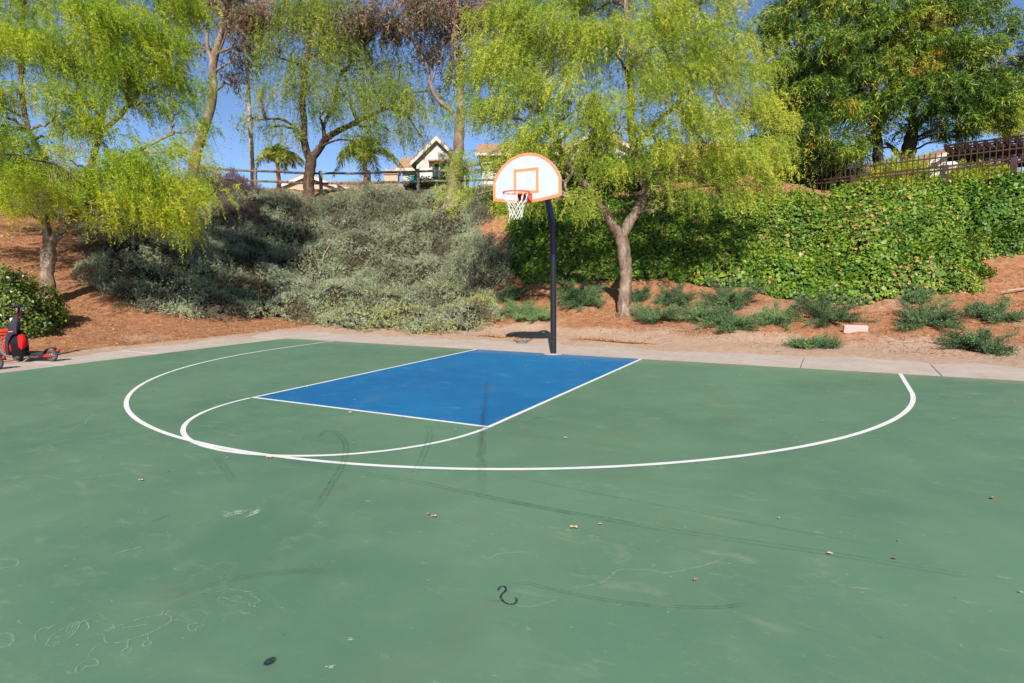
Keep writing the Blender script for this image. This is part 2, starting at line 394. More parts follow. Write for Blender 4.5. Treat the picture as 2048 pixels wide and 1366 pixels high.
skid([(0.507,-6.884),(0.359,-6.645),(0.653,-6.77),(1.004,-7.059),(1.357,-7.48),(1.604,-7.853),(1.834,-8.212),(1.977,-8.445)], .024, double=.018)
skid([(0.497,-6.889),(0.387,-6.723),(0.408,-6.645)], .045, 'skid', .3, ZM+.003)
skid([(1.054,-5.866),(1.397,-6.252),(1.65,-6.646),(1.915,-7.125),(2.146,-7.544)], .025, double=.022, fade=.35)
skid([(-0.256,-2.144),(0.922,-4.295),(1.494,-5.329),(2.024,-6.265),(2.495,-7.066),(2.844,-7.651)], .085, 'skid_faint', .3)
skid([(0.346,-3.265),(1.494,-5.329),(2.024,-6.265),(2.391,-6.89)], .03, 'skid_faint', .3, ZM+.003)
skid([(0.506,-7.626),(1.538,-7.584),(2.28,-7.555),(2.967,-7.59),(4.058,-7.579),(5.18,-7.476),(5.963,-7.436)], .018, 'skid_faint', .12, double=.024)
skid([(2.28,-7.555),(2.967,-7.59),(3.547,-7.588),(4.058,-7.579)], .05, 'skid_faint', .4, ZM+.003)
skid([(2.595,-7.088),(3.373,-7.158),(3.95,-7.183),(4.766,-7.222),(5.438,-7.254)], .022, 'skid_faint', .2)
skid([(2.058,-5.952),(2.861,-5.895),(3.602,-5.907)], .02, 'skid_faint', .3)
skid([(3.589,-8.668),(3.668,-8.582),(3.767,-8.577),(3.943,-8.566),(4.121,-8.544),(4.308,-8.495),(4.572,-8.386),(4.677,-8.312),(4.764,-8.232)], .012, 'skid', .12, double=.010)
skid([(3.561,-8.825),(3.615,-8.808),(3.657,-8.781)], .010, 'skid', .3)
skid([(3.579,-8.713),(3.571,-8.677),(3.589,-8.662),(3.613,-8.69),(3.613,-8.723),(3.621,-8.762),(3.655,-8.793),(3.688,-8.802),(3.712,-8.789),(3.71,-8.759),(3.69,-8.732)], .0125, 'tar', .02)
skid([(0.015,-7.782),(0.336,-7.907),(0.637,-8.061),(0.959,-8.239)], .03, 'skid_faint', .35, double=.02)
skid([(-4.721,-5.212),(-4.492,-4.882),(-4.006,-4.769),(-3.612,-4.804)], .03, 'skid_faint', .35)
skid([(2.054,-5.223),(2.232,-5.163)], .02, 'skid_faint', .3); skid([(2.036,-5.338),(2.426,-4.822)], .02, 'skid_faint', .3)
skid([(1.089,-9.004),(1.087,-8.921),(1.097,-8.839)], .03, 'skid', .4)
ec, ea = [(3.003,-9.656),(2.997,-9.625)]; ev = Vector((ea[0]-ec[0],ea[1]-ec[1],0)); es = Vector((-ev.y,ev.x,0)).normalized()*.020; zz = nextz(); EV = [(ec[0],ec[1],zz)]; ET = [1.0]
for rr_,tt_ in ((.75,.95),(1.1,0.0)):
    for i in range(20):
        a = 2*math.pi*i/20; q = ev*math.cos(a)*rr_+es*math.sin(a)*rr_*1.2; EV.append((ec[0]+q.x,ec[1]+q.y,zz)); ET.append(tt_)
EF = [(0,0,1+i,1+(i+1)%20) for i in range(20)]
link('rubber_smear', mesh_np('rubber_smear', np.array(EV), np.array([(0,1+i,1+(i+1)%20) for i in range(20)]+[(1+i,21+i,21+(i+1)%20) for i in range(20)]+[(1+i,21+(i+1)%20,1+(i+1)%20) for i in range(20)]), M['tar'], False, np.array(ET)), court)
# tread print: a curved row of short bars
tp = smooth([(2.081,-9.637),(2.13,-9.501),(2.185,-9.372),(2.262,-9.249),(2.361,-9.138),(2.482,-9.039),(2.605,-8.976),(2.703,-8.945)], 9)
V = []; Fq = []; T = []
for i in range(len(tp)-1):
    p = tp[i]; t = (tp[i+1]-p).normalized(); s = Vector((-t.y,t.x,0)); u = i/len(tp)
    d = (s+t*(.9-1.2*u)).normalized(); wd = .0042; ln = .034; a = min(1,u*3+.1,(1-u)*4+.15)
    b = len(V); zz = nextz()
    for q in (p-d*ln-t*wd, p-d*ln+t*wd, p+d*ln+t*wd, p+d*ln-t*wd): V.append((q.x,q.y,zz)); T.append(a)
    Fq.append((b,b+1,b+2,b+3))
link('tread_print', mesh_np('tread_print', np.array(V), np.array(Fq), M['skid'], False, np.array(T)), court)
# chalk
def chalk(lists, w=.007, mat='chalk', name='chalk_drawing'):
    V = []; Fq = []; T = []
    for pts in lists:
        sp = smooth(pts, 6) if len(pts) > 2 else [Vector((*p[:2],0)) for p in pts]; n = len(sp); b = len(V); zz = nextz()
        for i,p in enumerate(sp):
            t = (sp[min(i+1,n-1)]-sp[max(i-1,0)]).normalized(); s = Vector((-t.y,t.x,0))*w*.5
            for q in (-1,1): V.append((p.x+s.x*q,p.y+s.y*q,zz)); T.append(1)
        Fq += [(b+2*i,b+2*i+2,b+2*i+3,b+2*i+1) for i in range(n-1)]
    return link(name, mesh_np(name, np.array(V), np.array(Fq), M[mat], False, np.array(T)), court)
chalk([[(1.949,-10.035),(1.905,-10.019),(1.872,-9.992),(1.864,-9.96),(1.895,-9.958),(1.885,-9.945),(1.886,-9.931)], [(2.023,-10.03),(1.98,-9.993),(1.957,-9.953),(1.954,-9.91),(1.953,-9.864),(1.993,-9.881),(2.045,-9.934),(2.066,-9.979),(2.064,-10.017),(2.023,-10.03)], [(1.935,-9.911),(1.945,-9.873)], [(1.997,-9.941),(1.946,-9.895)], [(2.016,-9.936),(1.954,-9.882)], [(2.026,-9.926),(1.958,-9.871)], [(2.001,-10.004),(2.007,-9.971),(2.028,-9.956)], [(2.047,-10.009),(2.052,-9.986)], [(1.98,-9.869),(1.969,-9.847),(2.013,-9.852),(2.053,-9.868),(2.071,-9.89)], [(1.96,-9.846),(1.985,-9.824)]])
chalk([[(2.125,-9.804),(2.161,-9.808),(2.169,-9.772),(2.19,-9.715),(2.229,-9.666),(2.27,-9.631),(2.317,-9.641),(2.343,-9.665),(2.351,-9.707),(2.346,-9.762),(2.325,-9.829),(2.292,-9.875),(2.239,-9.895),(2.192,-9.876)], [(2.134,-9.844),(2.155,-9.843),(2.161,-9.831)], [(2.139,-9.882),(2.164,-9.873),(2.174,-9.864)], [(2.218,-9.647),(2.212,-9.636)], [(2.24,-9.641),(2.225,-9.619)], [(2.262,-9.635),(2.247,-9.603)], [(2.339,-9.653),(2.384,-9.63),(2.44,-9.633)], [(2.448,-9.639),(2.464,-9.617),(2.511,-9.607),(2.497,-9.632),(2.518,-9.657),(2.499,-9.666),(2.465,-9.657),(2.448,-9.639)], [(2.311,-9.841),(2.37,-9.877)], [(2.344,-9.772),(2.401,-9.803)], [(2.383,-9.91),(2.367,-9.886),(2.387,-9.872),(2.409,-9.884),(2.411,-9.911),(2.383,-9.91)], [(2.407,-9.833),(2.395,-9.81),(2.417,-9.799),(2.437,-9.818),(2.428,-9.835),(2.407,-9.833)], [(2.232,-9.906),(2.247,-9.955),(2.288,-9.997)], [(2.35,-10.076),(2.313,-10.048),(2.305,-10.015),(2.328,-9.988),(2.374,-9.998),(2.369,-10.019),(2.348,-10.034),(2.368,-10.067),(2.35,-10.076)], [(2.192,-9.797),(2.232,-9.763),(2.268,-9.726)]])
chalk([[(2.292,-9.385),(2.313,-9.363),(2.311,-9.342),(2.362,-9.327),(2.437,-9.311),(2.505,-9.326),(2.568,-9.342),(2.565,-9.364),(2.591,-9.397),(2.562,-9.397),(2.532,-9.381),(2.475,-9.4),(2.405,-9.404),(2.354,-9.408),(2.367,-9.423)], [(2.413,-9.389),(2.423,-9.368),(2.458,-9.361),(2.452,-9.385),(2.413,-9.389)], [(2.425,-9.323),(2.456,-9.296)], [(2.311,-9.342),(2.298,-9.32)], [(2.461,-9.321),(2.476,-9.303)]], .008)
chalk([[(0.853,-9.72),(0.89,-9.687),(0.961,-9.678),(1.014,-9.706),(1.001,-9.746),(0.977,-9.771)], [(1.739,-10.082),(1.78,-10.061),(1.856,-10.078),(1.883,-10.114),(1.862,-10.133)]], .012)
chalk([[(1.48,-8.701),(1.474,-8.66)],[(1.466,-8.625),(1.478,-8.585)],[(1.437,-8.7),(1.431,-8.649)],[(1.457,-8.708),(1.46,-8.665)],[(1.481,-8.595),(1.5,-8.572)],[(1.479,-8.645),(1.512,-8.604)],[(1.462,-8.707),(1.464,-8.65)],[(1.465,-8.642),(1.45,-8.596)],[(1.44,-8.704),(1.449,-8.669)],[(1.443,-8.646),(1.442,-8.587)],[(1.464,-8.604),(1.469,-8.569)],[(1.455,-8.625),(1.472,-8.603)],[(1.475,-8.654),(1.52,-8.618)],[(1.464,-8.607),(1.511,-8.573)],[(1.493,-8.594),(1.519,-8.542)],[(1.467,-8.632),(1.493,-8.601)],[(1.474,-8.663),(1.495,-8.62)],[(1.441,-8.637),(1.453,-8.585)],[(1.476,-8.718),(1.497,-8.674)],[(1.48,-8.619),(1.473,-8.582)],[(1.444,-8.674),(1.44,-8.618)],[(1.492,-8.648),(1.522,-8.609)],[(1.465,-8.591),(1.467,-8.549)],[(1.596,-8.577),(1.587,-8.535)],[(1.602,-8.661),(1.592,-8.621)],[(1.591,-8.575),(1.566,-8.522)],[(1.578,-8.571),(1.574,-8.519)],[(1.598,-8.625),(1.582,-8.565)],[(1.571,-8.571),(1.55,-8.516)],[(1.598,-8.574),(1.6,-8.542)],[(1.606,-8.584),(1.6,-8.534)],[(1.572,-8.59),(1.573,-8.545)],[(1.571,-8.561),(1.563,-8.523)],[(1.602,-8.61),(1.6,-8.56)],[(1.611,-8.617),(1.602,-8.556)],[(1.569,-8.562),(1.567,-8.509)],[(1.611,-8.581),(1.593,-8.522)],[(1.599,-8.634),(1.602,-8.599)],[(1.58,-8.552),(1.565,-8.508)],[(1.568,-8.6),(1.544,-8.545)],[(1.57,-8.57),(1.553,-8.526)],[(3.256,-9.566),(3.272,-9.548)],[(3.263,-9.574),(3.273,-9.562)],[(3.257,-9.571),(3.267,-9.556)],[(3.24,-9.577),(3.251,-9.568)],[(3.262,-9.577),(3.274,-9.565)],[(3.199,-9.383),(3.216,-9.372)],[(3.195,-9.385),(3.209,-9.378)],[(3.19,-9.394),(3.207,-9.381)],[(3.181,-9.383),(3.197,-9.37)],[(3.2,-9.386),(3.211,-9.385)]], .007, 'chalk_heavy', 'chalk_scribble')
for cr in ([[(-1.507,-8.754),(-1.554,-8.502),(-1.708,-8.177),(-1.551,-7.934),(-1.525,-7.702),(-1.454,-7.482)]], [[(-2.056,-7.962),(-2.269,-7.709),(-2.334,-7.614),(-2.524,-7.494),(-2.614,-7.371),(-2.648,-7.154)], [(-3.044,-7.315),(-2.853,-7.313),(-2.586,-7.386)], [(-2.334,-7.614),(-2.203,-7.702),(-2.396,-7.566)]],
           [[(-0.835,-9.029),(-0.67,-8.824),(-0.403,-8.787),(-0.241,-8.666),(-0.11,-8.504),(-0.015,-8.312)]], [[(-3.692,-7.472),(-3.657,-7.295)], [(-4.64,-7.39),(-4.578,-7.252)]], [[(-4.099,-6.683),(-3.996,-6.474),(-3.989,-6.307),(-4.084,-6.225),(-4.282,-6.318),(-4.333,-6.427)]],
           [[(3.921,-8.51),(4.018,-8.404),(4.049,-8.292),(4.067,-8.22),(4.214,-8.152),(4.295,-8.148),(4.404,-8.036),(4.491,-7.928),(4.553,-7.815)]], [[(3.72,-8.795),(3.794,-8.778),(3.864,-8.696),(3.876,-8.632)], [(3.363,-8.432),(3.389,-8.35),(3.507,-8.261)]],
           [[(5.174,-7.872),(5.275,-7.837)]], [[(-5.22,-5.766),(-5.225,-5.447),(-5.123,-5.175)]], [[(1.38,-9.382),(1.384,-9.322),(1.424,-9.242)]]):
    chalk([c for c in cr], .013, 'crack', 'crack_line')

# ------------------------------------------------------------------ basketball hoop
hoop = empty('basketball_hoop', (0,0,0))
tag(hoop, 'outdoor basketball hoop on a dark gooseneck pole with white fan backboard', 'basketball hoop')
gp = [(0,.0,-.2),(0,.0,.6),(0,0,1.4),(0,0,2.0)]
bz = [(0,-.005,2.2),(0,-.03,2.45),(0,-.08,2.68),(0,-.16,2.88),(0,-.28,3.06),(0,-.44,3.19),(0,-.64,3.27),(0,-.86,3.30),(0,-1.08,3.30)]
mb = MB(); mb.tube(gp+bz, .061, 16); mb.build('pole', M['pole'], hoop, True)
mb = MB(); mb.lathe((0,0,-.004), (0,0,1), [(0,.20),(.012,.20),(.016,.17),(.018,.07)], 20); mb.build('footing_collar', M['concrete'], hoop)
yB = -1.2
def fan(inset):
    c = 3.059; r = .726-inset; xs_ = .685-inset; pts = []
    # bottom edge left to right
    for x,z in ((-.675,2.985),(-.62,2.972),(-.40,2.938),(-.20,2.912),(0,2.903),(.20,2.912),(.40,2.938),(.62,2.972),(.675,2.985)):
        pts.append((x*(1-inset/.7), z+inset))
    zt = c+math.sqrt(max(r*r-xs_*xs_,0)); pts.append((xs_, 3.0+inset)); pts.append((xs_, zt))
    a0 = math.atan2(zt-c, xs_)
    for i in range(1,24):
        a = a0+(math.pi-2*a0)*i/24; pts.append((r*math.cos(a), c+r*math.sin(a)))
    pts += [(-xs_, zt),(-xs_,3.0+inset)]
    return pts
def slabY(poly, y0, y1, name, mat, parent):
    n = len(poly); m = MB()
    m.add([(x,y0,z) for x,z in poly]+[(x,y1,z) for x,z in poly], [tuple(range(n)), tuple(range(2*n-1,n-1,-1))]+[(i,n+i,n+(i+1)%n,(i+1)%n) for i in range(n)])
    return m.build(name, mat, parent)
board = slabY(fan(0), yB, yB+.035, 'backboard', M['board'], hoop)
def frameY(outer, inner, y, name, mat, parent, t=.003):
    n = len(outer); m = MB()
    m.add([(x,y,z) for x,z in outer]+[(x,y,z) for x,z in inner]+[(x,y+t,z) for x,z in outer]+[(x,y+t,z) for x,z in inner],
          [(i,(i+1)%n,n+(i+1)%n,n+i) for i in range(n)]+[(i,2*n+i,2*n+(i+1)%n,(i+1)%n) for i in range(n)]+[(n+i,n+(i+1)%n,3*n+(i+1)%n,3*n+i) for i in range(n)])
    return m.build(name, mat, parent)
frameY(fan(-.001), fan(.048), yB-.003, 'border_stripe', M['orange'], board, .006)
sq = lambda d: [(-.25+d,3.07+d),(.25-d,3.07+d),(.25-d,3.515-d),(-.25+d,3.515-d)]
frameY(sq(0), sq(.05), yB-.003, 'target_square', M['orange'], board)
mb = MB(); mb.ring((0,0,0), (1,0,0), 0.001, .001, 4, 4)
mb = MB()
for sx in (-1,1):
    mb.tube([(0,-.70,3.27),(sx*.30,yB+.04,3.40)], .016, 8); mb.tube([(0,-.70,3.24),(sx*.30,yB+.04,3.08)], .016, 8)
mb.box(-.10,.10,yB+.036,yB+.07,3.12,3.42); mb.build('mounting_brace', M['steel'], hoop)
RC = (0,yB-.15-.232,3.05)
mb = MB(); mb.ring(RC, (0,0,1), .232, .011, 36, 8); rim = mb.build('rim', M['rim'], hoop, True)
mb = MB()   # back plate and gusset horn
mb.box(-.125,.125,yB-.012,yB-.004,2.90,3.07)
for sx in (-1,1):
    mb.add([(sx*.12,yB-.012,2.905),(sx*.12,yB-.012,3.05),(sx*.085,yB-.20,3.045),(sx*.085,yB-.20,3.02),
            (sx*.114,yB-.012,2.905),(sx*.114,yB-.012,3.05),(sx*.079,yB-.20,3.045),(sx*.079,yB-.20,3.02)],
           [(0,1,2,3),(7,6,5,4),(0,3,7,4),(1,5,6,2),(3,2,6,7),(0,4,5,1)])
mb.add([(-.12,yB-.012,3.056),(.12,yB-.012,3.056),(.12,yB-.19,3.056),(-.12,yB-.19,3.056),(-.12,yB-.012,3.046),(.12,yB-.012,3.046),(.12,yB-.19,3.046),(-.12,yB-.19,3.046)],
       [(3,2,1,0),(4,5,6,7),(0,1,5,4),(1,2,6,5),(2,3,7,6),(3,0,4,7)])
mb.build('rim_bracket', M['rim'], rim)
mb = MB(); NN = 12; levels = [(0,.229,0),(.115,.200,0),(.19,.165,.5),(.26,.142,1),(.33,.125,.5),(.395,.118,0),(.44,.116,.5)]
rn = random.Random(4)
def npnt(k, lv):
    hz, r, o = levels[lv]; a = 2*math.pi*(k+o)/NN; sw = .02*math.sin(a*2+1)*(lv/6)
    return Vector((RC[0]+r*math.cos(a)-.012*lv/6, RC[1]+r*math.sin(a), RC[2]-.01-hz+sw))
for k in range(NN):
    a = 2*math.pi*k/NN; w = .17
    for s in (-w,w):   # two cords per hook loop
        p0 = Vector((RC[0]+.229*math.cos(a+s*.3), RC[1]+.229*math.sin(a+s*.3), RC[2]-.012)); mb.tube([p0, npnt(k+.0,1)], .0045, 5, False)
    for lv in range(1,6):
        if lv == 5 and k in (3,8,9): continue
        o0, o1 = levels[lv][2], levels[lv+1][2]; d = (o1-o0) % 1.0
        p = npnt(k,lv)
        if lv == 1 or lv == 2: a_, b_ = (npnt(k,lv+1), npnt(k-1,lv+1))
        else: a_, b_ = (npnt(k+ (0 if o1>o0 else 0),lv+1), npnt(k+ (-1 if o1>o0 else 1),lv+1))
        if lv == 2: a_, b_ = npnt(k,3), npnt(k-1,3)
        mb.tube([p, a_], .0052, 5, False); mb.tube([p, b_], .0052, 5, False)
    mb.ring(npnt(k,2), (0,0,1), .006, .005, 6, 4)
q = npnt(7,6); mb.tube([q, q+Vector((-.02,.0,-.05)), q+Vector((-.015,0,-.10))], .005, 5, False)
net = mb.build('net', M['net'], hoop)

# ------------------------------------------------------------------ post-and-rail fence on the bank top
M['oldwood'] = barkmat('weathered fence timber', (.10,.085,.07), (.20,.185,.15), (.31,.29,.24), 6, 9)
M['darkmetal'] = simple('brown painted fence metal', (.060,.034,.025), .5, 0, .4, .25, 5)
rf = empty('rail_fence', (-18.341,12.1,5.707))
tag(rf, 'weathered two rail wooden fence along the top of the silvery bank', 'fence')
rfl = Vector(rf.location)
FP = [Vector(p) for p in ((-23.898,9.329,7.149), (-21.311,10.678,6.947), (-18.366,12.222,6.792), (-16.192,13.377,6.796), (-13.997,14.549,6.85), (-11.801,15.719,6.879), (-9.426,16.986,6.931))]
for i,p in enumerate(FP):
    m = MB(); g = float(h(p.x,p.y)); m.bevbox(-.075,.075,-.075,.075,g-.3,p.z+.13,.015, Matrix.Translation((p.x-rfl.x,p.y-rfl.y,-rfl.z)) @ Matrix.Rotation(-YAW,4,'Z')); m.build('post', M['oldwood'], rf)
for a,b in zip(FP[:-1],FP[1:]):
    d = (b-a).normalized()
    for dz in (0,-.50):
        m = MB(); A = a+Vector((0,0,dz))-rfl; B = b+Vector((0,0,dz))-rfl
        m.tube([A-d*.05, A.lerp(B,.33)+Vector((0,0,.012)), A.lerp(B,.66)-Vector((0,0,.012)), B+d*.05], [.055,.062,.064,.055], 8); m.build('rail', M['oldwood'], rf)

# ------------------------------------------------------------------ brown metal fence at the right
A0, A1 = Vector((11.4,12.1,4.97)), Vector((3.0,14.75,4.95))
mf = empty('metal_fence', (A0.x,A0.y,0)); tag(mf, 'brown metal picket fence on the ivy bank in front of the pergola', 'fence')
fd = Vector((A1.x-A0.x,A1.y-A0.y,0)); fl = fd.length; fd.normalize(); fz = math.atan2(fd.y,fd.x); mf.rotation_euler = (0,0,fz)
zr = 4.97
pickm = MB(); pickm.box(-.013,.013,-.013,.013,zr-.85,zr+.44); pickm.add([(-.010,-.010,zr+.44),(.010,-.010,zr+.44),(.010,.010,zr+.44),(-.010,.010,zr+.44),(0,0,zr+.50)],[(0,1,4),(1,2,4),(2,3,4),(3,0,4)])
p0 = pickm.build('picket', M['darkmetal'], mf); k = 0; x = .08; p0.location.x = x
while x < fl-.1:
    x += .158
    o = p0.copy(); COL.objects.link(o); o.location.x = x
for zz_,w_,t_ in ((zr,.034,.026),(zr-.115,.028,.024),(zr+.30,.022,.018)):
    m = MB(); m.box(0,fl,-w_,w_,zz_-t_,zz_+t_); m.build('rail', M['darkmetal'], mf)
for x in (.2, 1.85, 3.58, 6.3, 8.7):
    m = MB(); m.bevbox(x-.08,x+.08,-.08,.08,zr-1.0,zr+.04,.01); m.build('post', M['darkmetal'], mf)

# ------------------------------------------------------------------ pergola behind that fence
M['pergola'] = barkmat('dark stained pergola timber', (.020,.011,.008), (.042,.022,.015), (.075,.038,.026), 5, 8)
M['brick'] = simple('brown stucco', (.17,.085,.055), .9, 0, .1, .3, 4)
pg = empty('pergola', (11.6,16.6,3.9), fz+math.pi); tag(pg, 'dark brown timber pergola with rafter tails behind the metal fence', 'pergola')
for x,y in ((-2.0,-1.6),(3.0,-1.6),(-2.0,2.0),(3.0,2.0)):
    m = MB(); m.bevbox(x-.2,x+.2,y-.2,y+.2,-.3,.95,.02); m.build('pier', M['brick'], pg)
    m = MB(); m.bevbox(x-.1,x+.1,y-.1,y+.1,.95,1.75,.015); m.build('post', M['pergola'], pg)
for y in (-1.6,2.0):
    for s in (-.10,.06):
        m = MB(); m.box(-2.9,4.2,y+s,y+s+.05,1.62,1.86); m.build('beam', M['pergola'], pg)
x = -2.8; raf = MB()
raf.add([(-.03,-2.5,1.90),(-.03,-2.42,1.862),(-.03,2.8,1.862),(-.03,2.8,2.06),(-.03,-2.55,2.06),(.03,-2.5,1.90),(.03,-2.42,1.862),(.03,2.8,1.862),(.03,2.8,2.06),(.03,-2.55,2.06)],
        [(0,1,2,3,4),(9,8,7,6,5),(0,5,6,1),(1,6,7,2),(2,7,8,3),(3,8,9,4),(4,9,5,0)])
r0 = raf.build('rafter', M['pergola'], pg); r0.location.x = x
while x < 4.1:
    x += .27; o = r0.copy(); COL.objects.link(o); o.location.x = x
for j in range(9):
    y = -2.1+j*.55; m = MB(); m.box(-2.85,4.15,y-.03,y+.03,2.064,2.12); m.build('purlin', M['pergola'], pg)

# ------------------------------------------------------------------ houses beyond the bank
M['stucco'] = simple('white stucco', (.56,.54,.51), .9, 0, .1, .05, 8)
M['tan'] = simple('tan stucco', (.42,.33,.24), .9, 0, .1, .08, 8)
M['trim'] = simple('cream trim', (.58,.53,.48), .7, 0, .2, .05, 8)
def tile():
    n = NT('terracotta tile'); co = n.coord(); w = n.n('TexWave', wave_type='BANDS', bands_direction='X'); w.inputs['Scale'].default_value = 1.6; w.inputs['Distortion'].default_value = .6
    n.l(co, w.inputs['Vector']); v = n.noise(co, 3.2, 5)
    n.base(n.ramp(v, [(.3,(.30,.155,.095)),(.5,(.40,.235,.15)),(.7,(.47,.31,.21))])); n.bump(w.outputs['Fac'], .8, .06); return n.set(.9, 0, .1)
M['tile'] = tile()
M['glass'] = simple('dark window glass', (.05,.075,.08), .08, 0, .6, .2, 1)
M['shutter'] = simple('grey shutter', (.42,.38,.36), .7)
M['teal'] = simple('teal panel', (.04,.36,.34), .5)
def house(name, label, loc, w, d, hw, rise, gable_front, wins=(), wall='stucco', over=.45, rz=None, chim=None, extra=0):
    o = empty(name, loc, -YAW if rz is None else rz); tag(o, label, 'house', 'houses beyond the bank')
    m = MB(); hx, hy = w/2, d/2
    if gable_front: pr_ = [(-hx,-2),(hx,-2),(hx,hw),(0,hw+rise),(-hx,hw)]
    else: pr_ = [(-hy,-2),(hy,-2),(hy,hw),(0,hw+rise),(-hy,hw)]
    n = len(pr_)
    f = (lambda a,b,c: (a,c,b)) if gable_front else (lambda a,b,c: (c,a,b))
    e = hy if gable_front else hx
    m.add([f(a,b,-e) for a,b in pr_]+[f(a,b,e) for a,b in pr_], [tuple(range(n)), tuple(range(2*n-1,n-1,-1))]+[(i,n+i,n+(i+1)%n,(i+1)%n) for i in range(n)])
    m.build('wall', M[wall], o)
    half = hx if gable_front else hy; sl = rise/half
    roof = MB(); fas = MB(); E = e+over
    for s in (-1,1):
        xo = half+over; z0 = hw-over*sl; t = .16
        A = [(0,hw+rise+.03),(s*xo,z0+.03),(s*xo,z0+.03+t),(0,hw+rise+.03+t)]
        roof.add([f(a,b,-E) for a,b in A]+[f(a,b,E) for a,b in A], [(0,1,2,3),(7,6,5,4),(0,4,5,1),(1,5,6,2),(2,6,7,3)])
        B = [(0,hw+rise-.14),(s*(xo-.02),z0-.14),(s*(xo-.02),z0+.10),(0,hw+rise+.10)]
        for q0,q1 in ((-E-.03,-E-.002),(E+.002,E+.03)):
            fas.add([f(a,b,q0) for a,b in B]+[f(a,b,q1) for a,b in B], [(0,1,2,3),(7,6,5,4),(0,4,5,1),(1,5,6,2),(2,6,7,3),(3,7,4,0)])
        G = [(s*xo,z0-.12),(s*(xo+.03),z0-.12),(s*(xo+.03),z0+.06),(s*xo,z0+.06)]
        fas.add([f(a,b,-E) for a,b in G]+[f(a,b,E) for a,b in G], [(0,1,2,3),(7,6,5,4),(0,4,5,1),(1,5,6,2),(2,6,7,3),(3,7,4,0)])
    ro = roof.build('roof', M['tile'], o); fas.build('fascia', M['trim'], ro)
    for (x,z,ww,hh) in wins:
        m = MB(); y = -hy
        for (a,b,c,dd) in ((x-ww/2-.08,x+ww/2+.08,z+hh,z+hh+.10),(x-ww/2-.08,x+ww/2+.08,z-.10,z),(x-ww/2-.08,x-ww/2,z,z+hh),(x+ww/2,x+ww/2+.08,z,z+hh),(x-.03,x+.03,z,z+hh)):
            m.box(a,b,y-.06,y-.004,c,dd)
        wo_ = m.build('window', M['trim'], o); m = MB(); m.box(x-ww/2,x+ww/2,y-.03,y-.006,z,z+hh); m.build('pane', M['glass'], wo_)
    if chim:
        cx,cy,cz = chim; m = MB(); m.box(cx-.55,cx+.55,cy-.4,cy+.4,hw,cz); m.box(cx-.65,cx+.65,cy-.5,cy+.5,cz,cz+.18); m.box(cx-.45,cx+.45,cy-.32,cy+.32,cz+.18,cz+.42); m.build('chimney', M['tan'], ro)
    return o
P = Vector((-19.252,24.394,7.701))
hs = house('white_house', 'white stucco house with a small front gable beside the eucalyptus trunk', P, 2.7, 5, 1.35, 1.25, True, [(.15,-.1,.95,1.15)], over=.32)
m = MB(); m.box(-.55,.75,-2.5-.45,-2.5+.0,1.15,1.24); m.build('awning', M['tile'], hs)
Pw = P+r2*-.9+Vector((-fw.x*-2.4,-fw.y*-2.4,0))
house('house_wing', 'low left wing of the white house with a shallow tiled roof', P+Vector(rt)*-1.0+Vector((fw.x,fw.y,0))*2.6, 3.6, 4.0, 1.35, .85, False, [(-.5,.3,.7,.7)], over=.35)
m = MB(); tb = empty('teal_bin', P+Vector(rt)*-1.62+Vector((fw.x,fw.y,0))*-1.2); tag(tb, 'teal upright bin standing before the low house wing', 'bin')
m.bevbox(-.30,.30,-.25,.25,-.6,.42,.05); m.build('bin_body', M['teal'], tb); m = MB(); m.bevbox(-.33,.33,-.28,.28,.424,.52,.03); m.build('lid', M['teal'], tb)
house('white_house', 'large two storey white house behind the main pepper tree', (-16.608,35.046,8.789), 9.5, 8, 1.9, 1.3, False, [(-3.2,.4,1.4,1.3),(-.4,.4,1.4,1.3),(2.6,.3,1.3,1.2)])
house('white_house', 'white house wing with a front gable right of the backboard', (-11.908,34.066,8.325), 4.2, 6, 2.3, 1.1, True, [(0,.5,1.1,1.1)])
house('white_house', 'white house seen in gaps right of the pepper trunk', (-3.059,37.598,8.099), 9.0, 8, 1.5, 1.5, False, [(-2.8,.2,1.4,.9),(2.2,.2,1.4,.9)])
house('tan_house', 'low tan house with a white edged gable behind the rail fence', (-35.659,29.382,7.95), 4.4, 6, 1.15, .85, True, [], 'tan', over=.3, chim=None)
house('tan_house', 'long low tiled roof right of the tan gable', (-35.953,33.855,8.534), 7.5, 6, 1.0, .8, False, [], 'tan', chim=None)
ch = house('tan_house', 'tan house with a capped chimney behind the dark mound shrub', (-27.423,29.205,7.999), 5, 5, .2, .7, False, [], 'tan', chim=(0,0,1.75))
house('white_house', 'small white house behind the metal fence and dark tree', (9.634,37.383,7.14), 3.2, 5, .9, .9, True, [(0,-.2,1.2,.7)])
house('white_house', 'pale far house end low behind the twin dark trunks', (8.604,43.739,7.686), 5, 5, .8, 1.0, False, [])

# ------------------------------------------------------------------ light pole
M['lamp'] = simple('weathered grey lamp post', (.36,.30,.24), .7, .1, .3, .3, 2)
lp = empty('lamp_post', (-23.894,12.67,6.522)); tag(lp, 'tall pale lamp post behind the rail fence', 'lamp post')
m = MB(); m.tube([(0,0,-.4),(0,0,.1),(0,0,4),(0,0,7.6)], [.135,.135,.11,.075], 12); m.build('pole', M['lamp'], lp, True)
m = MB(); m.tube([(0,0,7.3),(-.25,0,7.42),(-.42,.0,7.46)], .03, 8); m.build('arm', M['lamp'], lp)
m = MB(); m.bevbox(-.72,-.30,-.14,.14,7.36,7.52,.03); m.build('lamp_head', M['pergola'], lp)

